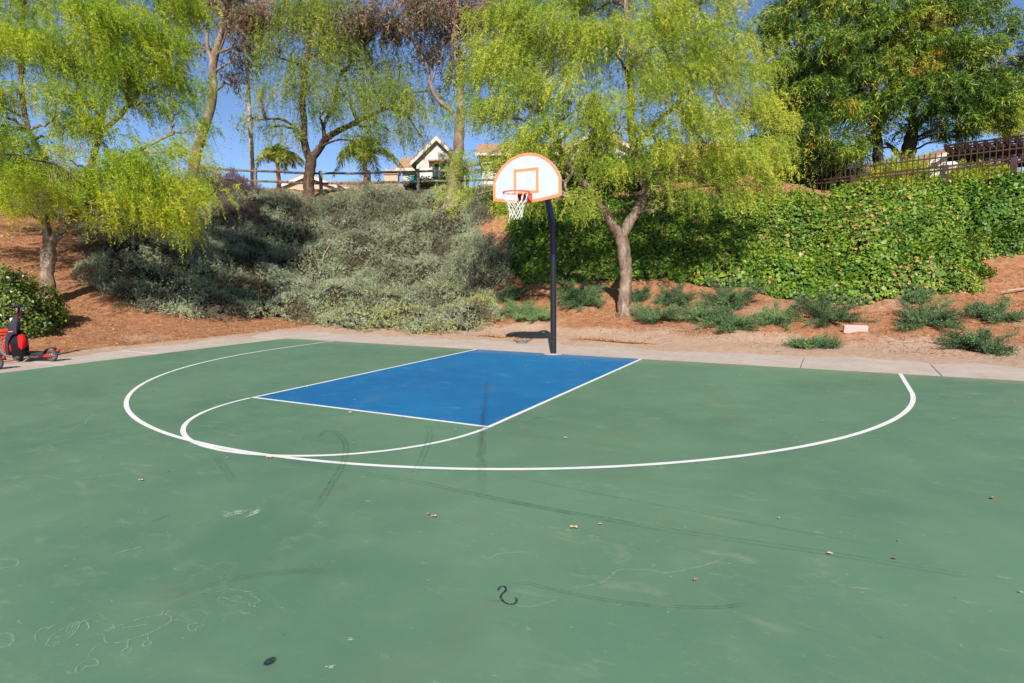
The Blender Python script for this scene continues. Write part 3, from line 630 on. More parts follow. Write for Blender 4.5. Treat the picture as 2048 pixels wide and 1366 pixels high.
# ------------------------------------------------------------------ electric scooters and backpack
M['scblack'] = simple('black scooter paint', (.022,.022,.026), .45, 0, .45, .3, 8)
M['scred'] = simple('red scooter paint', (.55,.025,.015), .35, 0, .5, .1, 8)
M['tyre'] = simple('dusty tyre rubber', (.07,.065,.06), .85, 0, .2, .3, 20)
M['alloy'] = simple('grey wheel alloy', (.36,.35,.33), .4, .5, .5, .15, 12)
M['bagred'] = simple('red bag cloth', (.62,.012,.012), .8, 0, .2, .15, 12)
M['bagnavy'] = simple('dark navy bag cloth', (.028,.026,.045), .8, 0, .25, .3, 9)
M['bagblack'] = simple('black bag cloth', (.008,.008,.010), .8, 0, .2, .3, 9)
M['tagwhite'] = simple('white tag', (.75,.75,.75), .7)
M['pinkprint'] = simple('pink stripe print', (.70,.20,.22), .6)
def wheel(parent, x, r=.115, name='wheel'):
    w = MB(); w.ring((x,0,r), (0,1,0), r-.028, .028, 28, 10); t = w.build(name, M['tyre'], parent, True)
    m = MB(); m.ring((x,0,r), (0,1,0), r-.055, .010, 24, 6); m.lathe((x,-.028,r), (0,1,0), [(0,.02),(.004,.03),(.052,.03),(.056,.02)], 14)
    for k in range(5):
        a = 2*math.pi*k/5; m.tube([(x+.02*math.cos(a),0,r+.02*math.sin(a)),(x+(r-.05)*math.cos(a+.15),0,r+(r-.05)*math.sin(a+.15))], .009, 6)
    m.build('hub', M['alloy'], t, True)
    return t.name
def scooter(loc, rz, label, steer=0):
    o = empty('electric_scooter', loc, rz); tag(o, label, 'scooter', 'scooters parked on the pavement')
    # local x: front is -x, rear is +x
    wheel(o, .41); fwheel = wheel(o, -.42)
    m = MB(); m.bevbox(-.18,.30,-.085,.085,.105,.165,.018); m.build('deck', M['scblack'], o)
    m = MB(); m.bevbox(-.15,.27,-.075,.075,.166,.172,.002); m.build('deck_mat', M['tyre'], o)
    m = MB()
    for s in (-.055,.055): m.bevbox(.27,.43,s-.008,s+.008,.095,.145,.004)
    m.build('rear_fork', M['scred'], o)
    f = MB(); n = 12; vs = []; fs = []
    for i in range(n+1):
        a = math.radians(170-150*i/n); rr = .150
        for yy in (-.045,.045):
            for q in (rr,rr+.010): vs.append((.41+q*math.cos(a),yy,.115+q*math.sin(a)))
    for i in range(n):
        b = i*4; fs += [(b,b+2,b+6,b+4),(b+1,b+5,b+7,b+3),(b,b+4,b+5,b+1),(b+2,b+3,b+7,b+6)]
    fs += [(0,1,3,2),(n*4,n*4+2,n*4+3,n*4+1)]
    f.add(vs,fs); fe = f.build('fender', M['scblack'], o)
    m = MB(); m.bevbox(.52,.565,-.03,.03,.195,.245,.010, Matrix.Translation((.54,0,.215)) @ Matrix.Rotation(.7,4,'Y') @ Matrix.Translation((-.54,0,-.215))); m.build('tail_light', M['scred'], fe)
    m = MB(); m.tube([(-.27,0,.14),(-.34,0,.20),(-.38,0,.32)], .034, 10); m.build('neck', M['scblack'], o, True)
    m = MB(); m.tube([(-.425,0,.24),(-.38,0,.34),(-.305,0,1.08)], [.028,.030,.024], 12); st = m.build('stem', M['scblack'], o, True)
    m = MB(); m.tube([(-.338,0,.86),(-.316,0,.985)], .040, 12); m.build('stem_sleeve', M['scred'], st, True)
    m = MB()
    for s in (-.05,.05): m.tube([(-.42,s,.115),(-.422,s,.26),(-.41,s*.4,.30)], .012, 8)
    m.build('front_fork', M['scblack'], o, True)
    m = MB(); m.tube([(-.29,-.24,1.08),(-.30,0,1.085),(-.29,.24,1.08)], .013, 10); hb = m.build('handlebar', M['scblack'], o, True)
    m = MB(); m.tube([(-.288,-.25,1.08),(-.292,-.13,1.082)], .019, 10); m.build('grip', M['tyre'], hb, True)
    m = MB(); m.tube([(-.288,.25,1.08),(-.292,.13,1.082)], .019, 10); m.build('grip', M['tyre'], hb, True)
    m = MB(); m.bevbox(-.36,-.25,-.045,.045,1.07,1.135,.015); m.build('display', M['scblack'], hb)
    m = MB(); m.tube([(-.12,-.06,.11),(-.18,-.16,.012),(-.22,-.17,.006)], .011, 8); m.build('kickstand', M['alloy'], o, True)
    for c in o.children:
        if c.name.split('.')[0] in ('neck','stem','front_fork','handlebar','kickstand') or c.name == fwheel: c.location.x += .125
    return o
wr = Vector((-8.534,-5.021,0)); wf = Vector((-9.3,-5.369,0))
dv = (wr-wf); rz = math.atan2(dv.y, dv.x); mid = wr-Vector((math.cos(rz),math.sin(rz),0))*.41
sc = scooter((mid.x,mid.y,-.008), rz, 'black and red electric scooter carrying a backpack on its stem')
w2 = Vector((-8.272,-6.024,0))
scooter((w2.x-.41*math.cos(rz+.08),w2.y-.41*math.sin(rz+.08),-.008), rz+.08, 'second dark scooter, only its wheel showing at the left edge')
# backpack: lofted cloth body hung from the stem
def loft(secs, name, mat, parent, n=20, k=.0, seed=1):
    rr = random.Random(seed); vs = []; fs = []
    for (cx,cy,cz,ax_,ay_) in secs:
        for j in range(n):
            a = 2*math.pi*j/n; c, s = math.cos(a), math.sin(a)
            e = .75; x = math.copysign(abs(c)**e,c)*ax_; y = math.copysign(abs(s)**e,s)*ay_; w = 1+rr.uniform(-k,k)
            vs.append((cx+x*w,cy+y*w,cz))
    for i in range(len(secs)-1):
        for j in range(n): fs.append((i*n+j,i*n+(j+1)%n,(i+1)*n+(j+1)%n,(i+1)*n+j))
    fs += [tuple(range(n-1,-1,-1)),tuple(range((len(secs)-1)*n,len(secs)*n))]
    m = MB(); m.add(vs,fs); return m.build(name, mat, parent, True)
bp = empty('backpack', (mid.x,mid.y,0), rz); tag(bp, 'red and dark navy backpack hanging from the scooter stem', 'backpack')
bx = -.135; by = -.165
loft([(bx,by,.135,.07,.05),(bx,by,.15,.15,.085),(bx,by,.24,.185,.115),(bx,by,.36,.19,.12),(bx+.005,by,.46,.17,.105),(bx+.0,by+.02,.54,.14,.08),(bx-.01,by+.05,.62,.09,.05)], 'bag_body', M['bagblack'], bp, 22, .05)
loft([(bx-.10,by-.07,.20,.05,.045),(bx-.11,by-.075,.24,.085,.062),(bx-.11,by-.08,.34,.088,.066),(bx-.10,by-.07,.42,.075,.055),(bx-.09,by-.055,.455,.05,.03)], 'side_pocket', M['bagred'], bp, 14, .05, 2)
loft([(bx+.125,by-.04,.26,.04,.05),(bx+.15,by-.04,.33,.062,.075),(bx+.155,by-.04,.42,.062,.075),(bx+.13,by-.03,.52,.045,.06),(bx+.11,by-.02,.55,.02,.03)], 'side_pocket', M['bagred'], bp, 14, .05, 3)
loft([(bx-.085,by-.135,.165,.025,.012),(bx-.085,by-.15,.25,.036,.016),(bx-.075,by-.15,.40,.036,.016),(bx-.05,by-.115,.52,.05,.022),(bx-.0,by-.085,.60,.085,.03),(bx+.0,by-.05,.72,.085,.035),(bx+.0,by+.01,.84,.055,.03),(bx-.01,by+.06,.93,.025,.02)], 'jacket', M['bagnavy'], bp, 16, .10, 5)
loft([(bx+.02,by-.10,.55,.085,.014),(bx+.03,by-.118,.585,.10,.016),(bx+.03,by-.105,.64,.085,.02),(bx+.025,by-.075,.70,.06,.02)], 'top_flap', M['bagnavy'], bp, 14, .06, 6)
m = MB(); m.bevbox(bx-.03,bx+.075,by-.150,by-.137,.600,.618,.003); m.build('print_stripe', M['pinkprint'], bp)
loft([(bx-.12,by+.02,.66,.02,.02),(bx-.105,by+.02,.74,.026,.02),(bx-.085,by+.03,.80,.02,.015)], 'red_lining', M['bagred'], bp, 12, .05, 7)
m = MB(); m.bevbox(bx-.095,bx-.045,by-.01,by+.0,.80,.86,.003); m.build('hang_tag', M['tagwhite'], bp)
m = MB(); m.tube([(bx-.02,by+.05,.92),(bx-.035,.0,1.0),(bx-.03,.045,1.02),(bx-.02,.03,.94),(bx-.0,by+.05,.90)], .012, 8); m.build('shoulder_strap', M['bagnavy'], bp, True)
# red bicycle, cut by the frame's left edge
b0 = Vector((-9.722,-5.164,0)); bk = empty('red_bicycle', (b0.x,b0.y,-.008), rz+.12); tag(bk, 'red framed bicycle cut off at the left edge behind the scooters', 'bicycle')
def bwheel(x):
    w = MB(); w.ring((x,0,.25), (0,1,0), .225, .024, 30, 8); t = w.build('wheel', M['tyre'], bk, True)
    m = MB(); m.ring((x,0,.25), (0,1,0), .196, .010, 28, 6)
    for k in range(14):
        a = 2*math.pi*k/14; m.tube([(x,.015*(-1)**k,.25),(x+.195*math.cos(a),0,.25+.195*math.sin(a))], .0022, 4)
    m.lathe((x,-.04,.25), (0,1,0), [(0,.018),(.08,.018)], 10); m.build('spokes', M['alloy'], t, True)
bwheel(-.95); bwheel(-.05)
m = MB(); m.tube([(-.42,0,.55),(.10,.0,.60)], [.042,.040], 12); m.tube([(-.40,0,.50),(.12,.0,.52)], .018, 10); m.tube([(-.52,0,.62),(-.50,0,.28)], .022, 10)
m.tube([(-.50,0,.28),(-.95,.05,.25)], .014, 8); m.tube([(-.50,0,.28),(-.95,-.05,.25)], .014, 8); m.tube([(-.51,0,.56),(-.95,.05,.25)], .012, 8); m.tube([(-.50,0,.28),(.08,0,.53)], .026, 10); m.build('frame', M['scred'], bk, True)
m = MB(); m.tube([(.16,0,.80),(.10,0,.56),(.05,0,.45)], .020, 10)
for s in (-.05,.05): m.tube([(.05,s,.45),(-.03,s,.25)], .013, 8)
m.build('fork', M['scred'], bk, True)
m = MB(); m.lathe((-.50,-.03,.28), (0,1,0), [(0,.07),(.008,.075),(.016,.07)], 16); m.tube([(-.50,-.05,.28),(-.40,-.06,.40)], .011, 8); m.tube([(-.50,.05,.28),(-.60,.06,.17)], .011, 8); ck = m.build('crank', M['alloy'], bk, True)
m = MB(); m.bevbox(-.44,-.36,-.14,-.06,.39,.415,.006); m.bevbox(-.64,-.56,.06,.14,.158,.183,.006); m.build('pedal', M['alloy'], ck)
m = MB(); m.tube([(.17,-.26,.90),(.17,-.10,.86),(.16,0,.82),(.17,.10,.86),(.17,.26,.90)], .012, 8); m.build('handlebar', M['scblack'], bk, True)
m = MB(); m.lathe((-.68,0,.70), (1,0,0), [(0,.07),(.12,.075),(.20,.035),(.26,.02)], 12); m.build('saddle', M['scblack'], bk, True)

# ------------------------------------------------------------------ small things in the dirt
M['pinkblock'] = simple('pink painted concrete', (.62,.36,.34), .85, 0, .2, .06, 5)
pbp = Vector((5.442,3.952,0.3)); pb = MB(); pb.bevbox(-.25,.25,-.045,.045,-.05,.125,.010); o = pb.build('pink_block', M['pinkblock']); o.location = (pbp.x,pbp.y,float(ground_z(pbp.x,pbp.y))); o.rotation_euler = (0.12,.03,.40); tag(o, 'pale pink concrete block lying in the dirt', 'block')
M['rock'] = simple('grey stone', (.16,.14,.13), .9, 0, .2, .3, 10)
def rock(name, label, loc, s, seed, mat='rock'):
    rr = random.Random(seed); m = MB(); n = 9; vs = []; fs = []
    for i,(zz,r) in enumerate(((-.4,.6),(.0,1.0),(.4,.85),(.65,.4))):
        for j in range(n):
            a = 2*math.pi*j/n; q = r*(1+rr.uniform(-.2,.2)); vs.append((q*math.cos(a)*s[0],q*math.sin(a)*s[1],(zz+rr.uniform(-.08,.08))*s[2]))
    for i in range(3):
        for j in range(n): fs.append((i*n+j,i*n+(j+1)%n,(i+1)*n+(j+1)%n,(i+1)*n+j))
    fs += [tuple(range(n-1,-1,-1)),tuple(range(3*n,4*n))]; m.add(vs,fs); o = m.build(name, M[mat], None, True); o.location = loc; return tag(o, label, name)
rock('rock', 'small dark stone at the edge of the concrete strip', (4.073,1.917,0.005), (.07,.05,.06), 2)
M['deadwood'] = barkmat('pale dead wood', (.22,.17,.13), (.38,.31,.25), (.50,.43,.36), 4, 12)
def stick(name, label, pts, r0, r1):
    m = MB(); n = len(pts); m.tube(pts, [r0+(r1-r0)*i/(n-1) for i in range(n)], 8); return tag(m.build(name, M['deadwood'], None, True), label, 'branch')
p = Vector((-13.168,6.745,1.698)); stick('dead_branch', 'bleached dead stick poking out of the silvery shrubs', [p+Vector((0,0,.1)), p+Vector((.15,.1,.75)), p+Vector((.42,.25,1.25))], .035, .012)
p = Vector((8.847,6.785,1.131)); stick('exposed_root', 'pale exposed root on the dirt at the right edge', [p+Vector((-.45,-.30,-.02)), p+Vector((-.2,-.12,.03)), p+Vector((.1,.02,.06)), p+Vector((.6,.2,.0))], .010, .030)

# ------------------------------------------------------------------ foliage generators (numpy)
def unit(a): return a/np.maximum(np.linalg.norm(a,axis=-1,keepdims=True),1e-9)
def tris(P, D, ln, wd, rng, side=None):
    n = len(P)
    if side is None: side = unit(np.cross(D, rng.normal(size=(n,3))))
    ln = np.broadcast_to(np.asarray(ln,float).reshape(-1,1),(n,1)); wd = np.broadcast_to(np.asarray(wd,float).reshape(-1,1),(n,1))
    V = np.stack([P-side*wd*.5+D*ln*.12, P+side*wd*.5+D*ln*.12, P+D*ln], 1)
    return V.reshape(-1,3)
def kites(P, D, ln, wd, rng, side, fold=.25):
    """four-point folded leaf, two triangles each (as quads)"""
    n = len(P); ln = np.asarray(ln).reshape(-1,1); wd = np.asarray(wd).reshape(-1,1); nr = np.cross(side,D)
    V = np.stack([P, P+D*ln*.42+side*wd*.5+nr*wd*fold, P+D*ln, P+D*ln*.42-side*wd*.5+nr*wd*fold], 1)
    return V.reshape(-1,3)
def tri_mesh(name, V, tint, mat): return mesh_np(name, V, np.arange(len(V)).reshape(-1,3), mat, False, np.repeat(tint,3))
def quad_mesh(name, V, tint, mat): return mesh_np(name, V, np.arange(len(V)).reshape(-1,4), mat, False, np.repeat(tint,4))
def thin_tubes(name, paths, r0, r1, mat, parent, sides=3):
    """paths (N,K,3) -> one mesh of thin tapered tubes"""
    N,K,_ = paths.shape
    if N == 0: return None
    t = unit(np.gradient(paths,axis=1)); a = unit(np.cross(t, np.array([.31,.52,.79]))); b = np.cross(t,a)
    r = np.linspace(0,1,K)[None,:,None]; r0 = np.broadcast_to(np.asarray(r0,float).reshape(-1,1,1),(N,1,1)); rad = r0*(1-r)+r1*r
    ang = np.arange(sides)*2*np.pi/sides
    V = paths[:,:,None,:]+(a[:,:,None,:]*np.cos(ang)[:,None]+b[:,:,None,:]*np.sin(ang)[:,None])*rad[:,:,None,:]
    idx = np.arange(N*K*sides).reshape(N,K,sides); nx_ = np.roll(idx,-1,2)
    F = np.stack([idx[:,:-1],nx_[:,:-1],nx_[:,1:],idx[:,1:]],-1).reshape(-1,4)
    return link(name, mesh_np(name, V.reshape(-1,3), F, mat, True), parent)
def resample(pts, rad, k=6, jit=0.0, seed=0):
    rr = random.Random(seed); P = [Vector(p) for p in pts]; out = []; ro = []
    for i in range(len(P)-1):
        a,b,c,d = P[max(i-1,0)],P[i],P[i+1],P[min(i+2,len(P)-1)]
        for j in range(k):
            t = j/k; q = .5*((2*b)+(c-a)*t+(2*a-5*b+4*c-d)*t*t+(3*b-a-3*c+d)*t**3)
            out.append(q+Vector((rr.uniform(-1,1),rr.uniform(-1,1),0))*jit*rad[i]); ro.append((rad[i]*(1-t)+rad[i+1]*t)*(1+rr.uniform(-.02,.02)))
    out.append(P[-1]); ro.append(rad[-1]); return out, ro
def limb_mesh(limbs, name, mat, parent, n=12, seed=1, rough=.10):
    """gnarled tapered limbs"""
    m = MB(); allp = []; rr = random.Random(seed)
    for pts,rad in limbs:
        p,r = resample(pts, rad, 6, .12, rr.randint(0,9999)); b = len(m.v); m.tube(p, r, n); allp += p
        cen = p
        for i in range(len(p)):
            for j in range(n):
                v = Vector(m.v[b+i*n+j]); q = v-p[i]
                s = 1+rough*(mnoise.noise(Vector((v.x*3.1,v.y*3.1,v.z*.8)))*1.3+mnoise.noise(v*7.0)*.7)
                if pts[0][2] < limbs[0][0][0][2]+.1 and i < 4: s *= 1+(.10+.16*max(0,math.sin(j*2.6+1)))*(4-i)/4*1.4
                m.v[b+i*n+j] = tuple(p[i]+q*s)
    return m.build(name, mat, parent, True), np.array([tuple(q) for q in allp])
def sample_blobs(blobs, dens, rng):
    C = []; B = []
    for i,bl in enumerate(blobs):
        c, r = np.array(bl[0]), bl[1]; k = bl[2] if len(bl) > 2 else 1.0; n = max(3,int(dens*r*r*k))
        d = unit(rng.normal(size=(n,3))); d[:,2] = np.where(d[:,2] < -.5, -d[:,2]*.5, d[:,2]); q = r*rng.uniform(.15,1,n)**.45
        C.append(c+d*q[:,None]*np.array([1,1,.80])); B.append(np.full(n,i))
    return np.concatenate(C), np.concatenate(B)
def crown(cl, axis, rng, nstr=14, L=(.5,1.2), out=.35, rise=.12, K=16, ll=.075, lw=.013, spread=.2, droop=1.6, tint=None, leafdown=.30, per=2, pin=(.55,.55,.38)):
    N = len(cl); ct = np.clip(rng.normal(.5,.17,N) if tint is None else tint, 0, 1)
    c = np.repeat(cl,nstr,0); S = len(c); tt = np.repeat(ct,nstr)
    st = c+rng.normal(size=(S,3))*spread*np.array([1,1,.55])
    o = c-np.array([axis[0],axis[1],0]); o[:,2] = 0; o = unit(o)*.9+rng.normal(size=(S,3))*np.array([.7,.7,0]); o = unit(o)
    ln = rng.uniform(L[0],L[1],S); t = (np.arange(K)[None,:]+rng.uniform(0,1,(S,1)))/K
    P = st[:,None,:]+o[:,None,:]*(out*rng.uniform(.5,1.3,(S,1))*(1.5*t-.6*t*t))[...,None]
    P[:,:,2] += rise*np.sin(np.minimum(t*3,1.57))-ln[:,None]*t**droop
    P0 = P; P = np.repeat(P.reshape(-1,3),per,0); n = len(P); P += rng.normal(size=(n,3))*.012
    O = np.repeat(np.repeat(o,K,0),per,0)
    T = np.repeat(unit(np.gradient(P0,axis=1)).reshape(-1,3),per,0); sv = unit(np.cross(rng.normal(size=(S,3)),np.array([0,0,1.0]))); sv = np.repeat(np.repeat(sv,K,0),per,0)*np.where(np.arange(n)%2==0,1,-1)[:,None]
    D = unit(T*pin[0]+sv*pin[1]+np.array([0,0,-leafdown])+O*.15+rng.normal(size=(n,3))*pin[2])
    tf = np.repeat(np.repeat(tt,K),per)+rng.normal(0,.10,n)+np.repeat(np.tile(np.linspace(-.05,.10,K),S),per)
    sz = np.repeat(np.repeat(rng.lognormal(0,.28,S),K),per)
    V = tris(P, D, ll*sz*rng.uniform(.6,1.3,n), lw*np.sqrt(sz)*rng.uniform(.7,1.3,n), rng)
    return V, np.clip(tf,0,1)
def make_tree(name, label, cat, base, limbs, blobs, mat, bark, seed, dens, kw, twigr=.018, group=None, bare=None, tints=None, bias=None, limbn=12, rk=1.0):
    rng = np.random.RandomState(seed); o = empty(name, base); tag(o, label, cat, group)
    b = np.array(base); loc = lambda p: tuple(np.array(p)-b)
    limbs = [([loc(p) for p in pts],[v*rk for v in rad]) for pts,rad in limbs]; blobs = [(loc(x[0]),)+tuple(x[1:]) for x in blobs]
    tr, lp_ = limb_mesh(limbs, 'trunk', bark, o, limbn, seed)
    # secondary limbs: from the nearest lower limb point to every blob
    high = lp_[lp_[:,2] > lp_[:,2].min()+1.2]; paths = []
    for x in blobs:
        c = np.array(x[0])-np.array([0,0,x[1]*.1]); d = np.linalg.norm(high-c,axis=1)+np.maximum(0,high[:,2]-c[2]+.3)*1.5; s = high[np.argmin(d)]
        mid_ = (s+c)/2+np.array([0,0,.18*np.linalg.norm(c-s)])+rng.normal(size=3)*.12; t = np.linspace(0,1,9)[:,None]
        paths.append((1-t)**2*s+2*t*(1-t)*mid_+t*t*c+rng.normal(size=(9,3))*.03*np.sin(t*np.pi))
    paths = np.array(paths)
    for pth,x in zip(paths,blobs): thin_tubes('limb', pth[None], min(.028+.024*x[1],.085)*(twigr/.018), .018*(twigr/.018), bark, o, 6)
    cl, bi = sample_blobs(blobs, dens, rng); pts = np.concatenate([lp_[lp_[:,2] > 2.0], paths[:,2:].reshape(-1,3)])
    nn = np.array([np.argmin(((pts-c)**2).sum(1)) for c in cl]); s = pts[nn]; t = np.linspace(0,1,6)[None,:,None]
    mid_ = (s+cl)/2+np.array([0,0,.12])+rng.normal(size=s.shape)*.10
    tw = (1-t)**2*s[:,None]+2*t*(1-t)*mid_[:,None]+t*t*cl[:,None]; thin_tubes('twigs', tw, twigr*.6, .004, bark, o, 3)['kind'] = 'stuff'
    tint = None
    if tints is not None or bias is not None:
        tint = np.array([x[3] if len(x) > 3 else .5 for x in blobs])[bi]+rng.normal(0,.19,len(cl))
    V, tf = crown(cl, (0,0), rng, tint=tint, **kw)
    link('crown', tri_mesh('crown', V, tf, mat), o)['kind'] = 'stuff'
    if bare:
        bl = [(loc(x[0]),x[1]) for x in bare]; bc, _ = sample_blobs(bl, 26, rng); bc = np.repeat(bc,9,0)+rng.normal(size=(len(bc)*9,3))*.10; n = len(bc)
        ln = rng.uniform(.25,.75,n); dx = rng.normal(size=(n,2))*.12; t = np.linspace(0,1,5); path = np.repeat(bc[:,None,:],5,1)
        path[:,:,0] += dx[:,:1]*t+rng.normal(size=(n,5))*.012; path[:,:,1] += dx[:,1:]*t; path[:,:,2] -= ln[:,None]*t**1.2
        thin_tubes('dead_twigs', path, .006, .002, M['deadtwig'], o, 3)['kind'] = 'stuff'
    return o

M['pepper'] = leafmat('pepper tree leaf', [(0,(.085,.165,.012)),(.35,(.235,.365,.024)),(.65,(.41,.51,.035)),(1,(.64,.60,.045))], .45, .5, .3)
M['pepper_main'] = leafmat('olive pepper tree leaf', [(0,(.085,.150,.018)),(.35,(.25,.36,.040)),(.65,(.47,.55,.070)),(1,(.70,.65,.085))], .45, .5, .3)
M['pepper_far'] = leafmat('far pepper tree leaf', [(0,(.065,.115,.020)),(.4,(.19,.265,.032)),(.7,(.32,.385,.045)),(1,(.46,.38,.11))], .35, .5, .3)
M['acacia'] = leafmat('dark willowy leaf', [(0,(.016,.040,.007)),(.4,(.052,.115,.012)),(.68,(.17,.27,.024)),(.85,(.30,.36,.032)),(.97,(.36,.36,.04)),(1,(.38,.20,.03))], .20, .45, .35)
M['euc'] = leafmat('eucalyptus leaf', [(0,(.07,.062,.045)),(.4,(.135,.125,.072)),(.7,(.24,.165,.095)),(1,(.36,.20,.11))], .25, .5, .3)
M['bark_pepper'] = barkmat('pepper tree bark', (.075,.048,.032), (.235,.170,.125), (.44,.365,.30), 3.2, 9)
M['bark_dark'] = barkmat('dark rough bark', (.035,.022,.015), (.10,.065,.042), (.20,.14,.10), 3.5, 9)
M['bark_euc'] = barkmat('smooth eucalyptus bark', (.10,.065,.045), (.24,.18,.13), (.38,.31,.25), 1.5, 3.0)
M['deadtwig'] = simple('dead grey twig', (.33,.26,.20), .9, 0, .1, .2, 8)

# main pepper tree beside the hoop
B0 = (-.03,4.75,.40)
limbs = [([(-.03,4.75,.30), (-0.037,4.818,0.898), (-0.025,4.892,1.438), (-0.057,4.885,1.978), (-0.166,4.85,2.622)], [.30,.235,.215,.22,.255]),
 ([(-0.15,4.849,2.542), (-0.31,4.687,2.845), (-0.456,4.533,3.144), (-0.564,4.397,3.426), (-0.815,4.198,3.811), (-1.145,3.964,4.256), (-1.477,3.745,4.826), (-1.813,3.547,5.58), (-2.036,3.423,6.452)], [.19,.165,.15,.135,.12,.105,.09,.07,.04]),
 ([(-0.163,4.845,2.569), (0.024,5.119,3.058), (0.21,5.507,3.552), (0.264,5.694,3.906), (0.067,5.765,4.406), (-0.108,5.75,5.03), (-0.218,5.795,5.861), (-0.261,5.893,6.829), (-0.369,5.872,8.037), (-0.458,5.876,9.368), (-0.634,5.937,10.599)], [.20,.18,.165,.155,.15,.145,.135,.12,.09,.07,.04]),
 ([(0.228,5.534,3.688), (0.614,5.315,3.943), (1.089,5.259,4.211), (1.765,5.346,4.774), (2.337,5.511,5.49)], [.11,.09,.08,.06,.03]),
 ([(-0.139,5.751,5.168), (0.415,6.481,5.928), (1.204,7.257,6.967), (1.769,7.817,8.137)], [.10,.085,.065,.03]),
 ([(-1.171,3.958,4.322), (-1.162,3.336,3.861), (-0.936,3.186,3.519)], [.07,.05,.03])]
blobs = [((-1.055,3.736,4.782),.55,1,.35), ((-0.29,4.048,4.945),.5,1,.4), ((0.039,4.275,4.452),.38,1,.35), ((-0.575,3.719,5.344),.6,1,.45), ((-1.419,3.611,4.42),.4,1,.35), ((0.686,4.48,5.167),.5,1,.5), ((-2.999,3.314,6.943),1.20), ((-3.242,2.789,5.594),.85), ((-3.646,2.547,4.459),.55,.9), ((-3.69,2.543,3.695),.42,.8), ((-2.772,4.039,8.139),1.35), ((-2.001,3.057,6.11),1.05), ((-1.358,3.791,7.43),1.3),
 ((-0.694,3.499,5.916),.95), ((-1.358,3.156,5.079),.75), ((-2.169,2.812,4.859),.75), ((-0.156,4.175,7.22),1.25), ((0.782,5.43,7.817),1.3), ((0.923,4.489,6.053),1.05), ((0.07,3.944,5.314),.65,.7), ((1.869,5.877,6.765),1.2), ((1.847,4.87,5.172),.95),
 ((2.814,6.482,5.765),1.0,1,.68), ((2.721,5.588,4.471),.85,1,.66), ((3.402,6.446,4.798),.55,1.1,.75), ((1.947,5.131,4.098),.65), ((1.154,4.673,4.721),.65), ((1.004,4.831,3.882),.40,.8), ((3.176,5.982,3.86),.45,1,.65), ((2.477,5.348,3.585),.45,1,.6), ((1.658,4.783,3.455),.38,.9),
 ((-1.993,3.012,3.883),.50,.9), ((-1.485,3.126,3.548),.42,.9), ((-0.696,3.19,3.443),.48,.8), ((-0.102,3.913,3.976),.40,.8), ((0.576,4.452,4.492),.40,.7), ((-2.963,2.793,4.435),.5,.8), ((-2.571,3.004,3.543),.35,.8), ((-0.364,3.706,4.34),.35,.7),
 ((-1.978,4.899,9.831),1.7,.7), ((-0.377,6.502,10.39),1.8,.7), ((1.29,7.246,9.254),1.5,.8), ((2.337,7.728,7.739),1.1,.8), ((-1.813,6.76,9.43),1.5,.6), ((0.447,7.99,7.846),1.4,.6), ((-3.273,5.329,7.826),1.2,.6), ((-0.891,6.231,12.23),1.6,.5)]
PK = dict(nstr=15, L=(.25,.80), out=.34, rise=.12, K=13, ll=.080, lw=.0150, spread=.22, droop=1.5, per=3, pin=(.38,.55,.52))
make_tree('pepper_tree', 'forked weeping pepper tree with bright yellow green foliage right of the hoop', 'tree', B0, limbs, blobs, M['pepper_main'], M['bark_pepper'], 11, 24, PK, rk=.78,
          bare=[((0.811,5.527,8.468),.5), ((0.68,4.422,6.553),.25)], bias=True)

# left pepper tree
limbs = [([(-13.89,-2.56,.80), (-13.902,-2.485,1.371), (-13.935,-2.443,1.844), (-13.922,-2.369,2.385), (-13.911,-2.327,2.682)], [.27,.205,.195,.205,.20]),
 ([(-13.908,-2.335,2.601), (-14.021,-2.346,2.993), (-14.03,-2.292,3.466), (-13.95,-2.298,3.992), (-13.817,-2.26,4.645), (-14.035,-2.417,5.226), (-14.303,-2.468,5.958), (-14.605,-2.328,7.455), (-14.676,-2.047,9.101)], [.17,.15,.10,.085,.085,.08,.075,.06,.04]),
 ([(-13.883,-2.325,2.573), (-13.657,-2.165,2.895), (-13.502,-2.046,3.191), (-13.234,-1.845,3.661), (-13.141,-1.571,4.554), (-13.055,-1.273,5.664), (-13.039,-0.977,7.061), (-12.977,-0.773,8.436), (-12.989,-0.573,10.086)], [.15,.14,.13,.12,.11,.10,.09,.07,.04]),
 ([(-13.18,-1.8,3.795), (-12.446,-1.434,4.515), (-11.753,-1,5.045), (-11.152,-0.515,5.464)], [.09,.075,.06,.03]),
 ([(-13.097,-1.312,5.527), (-12.888,-0.648,6.314), (-12.511,-0.09,7.354), (-12.288,0.305,8.665)], [.085,.075,.06,.03])]
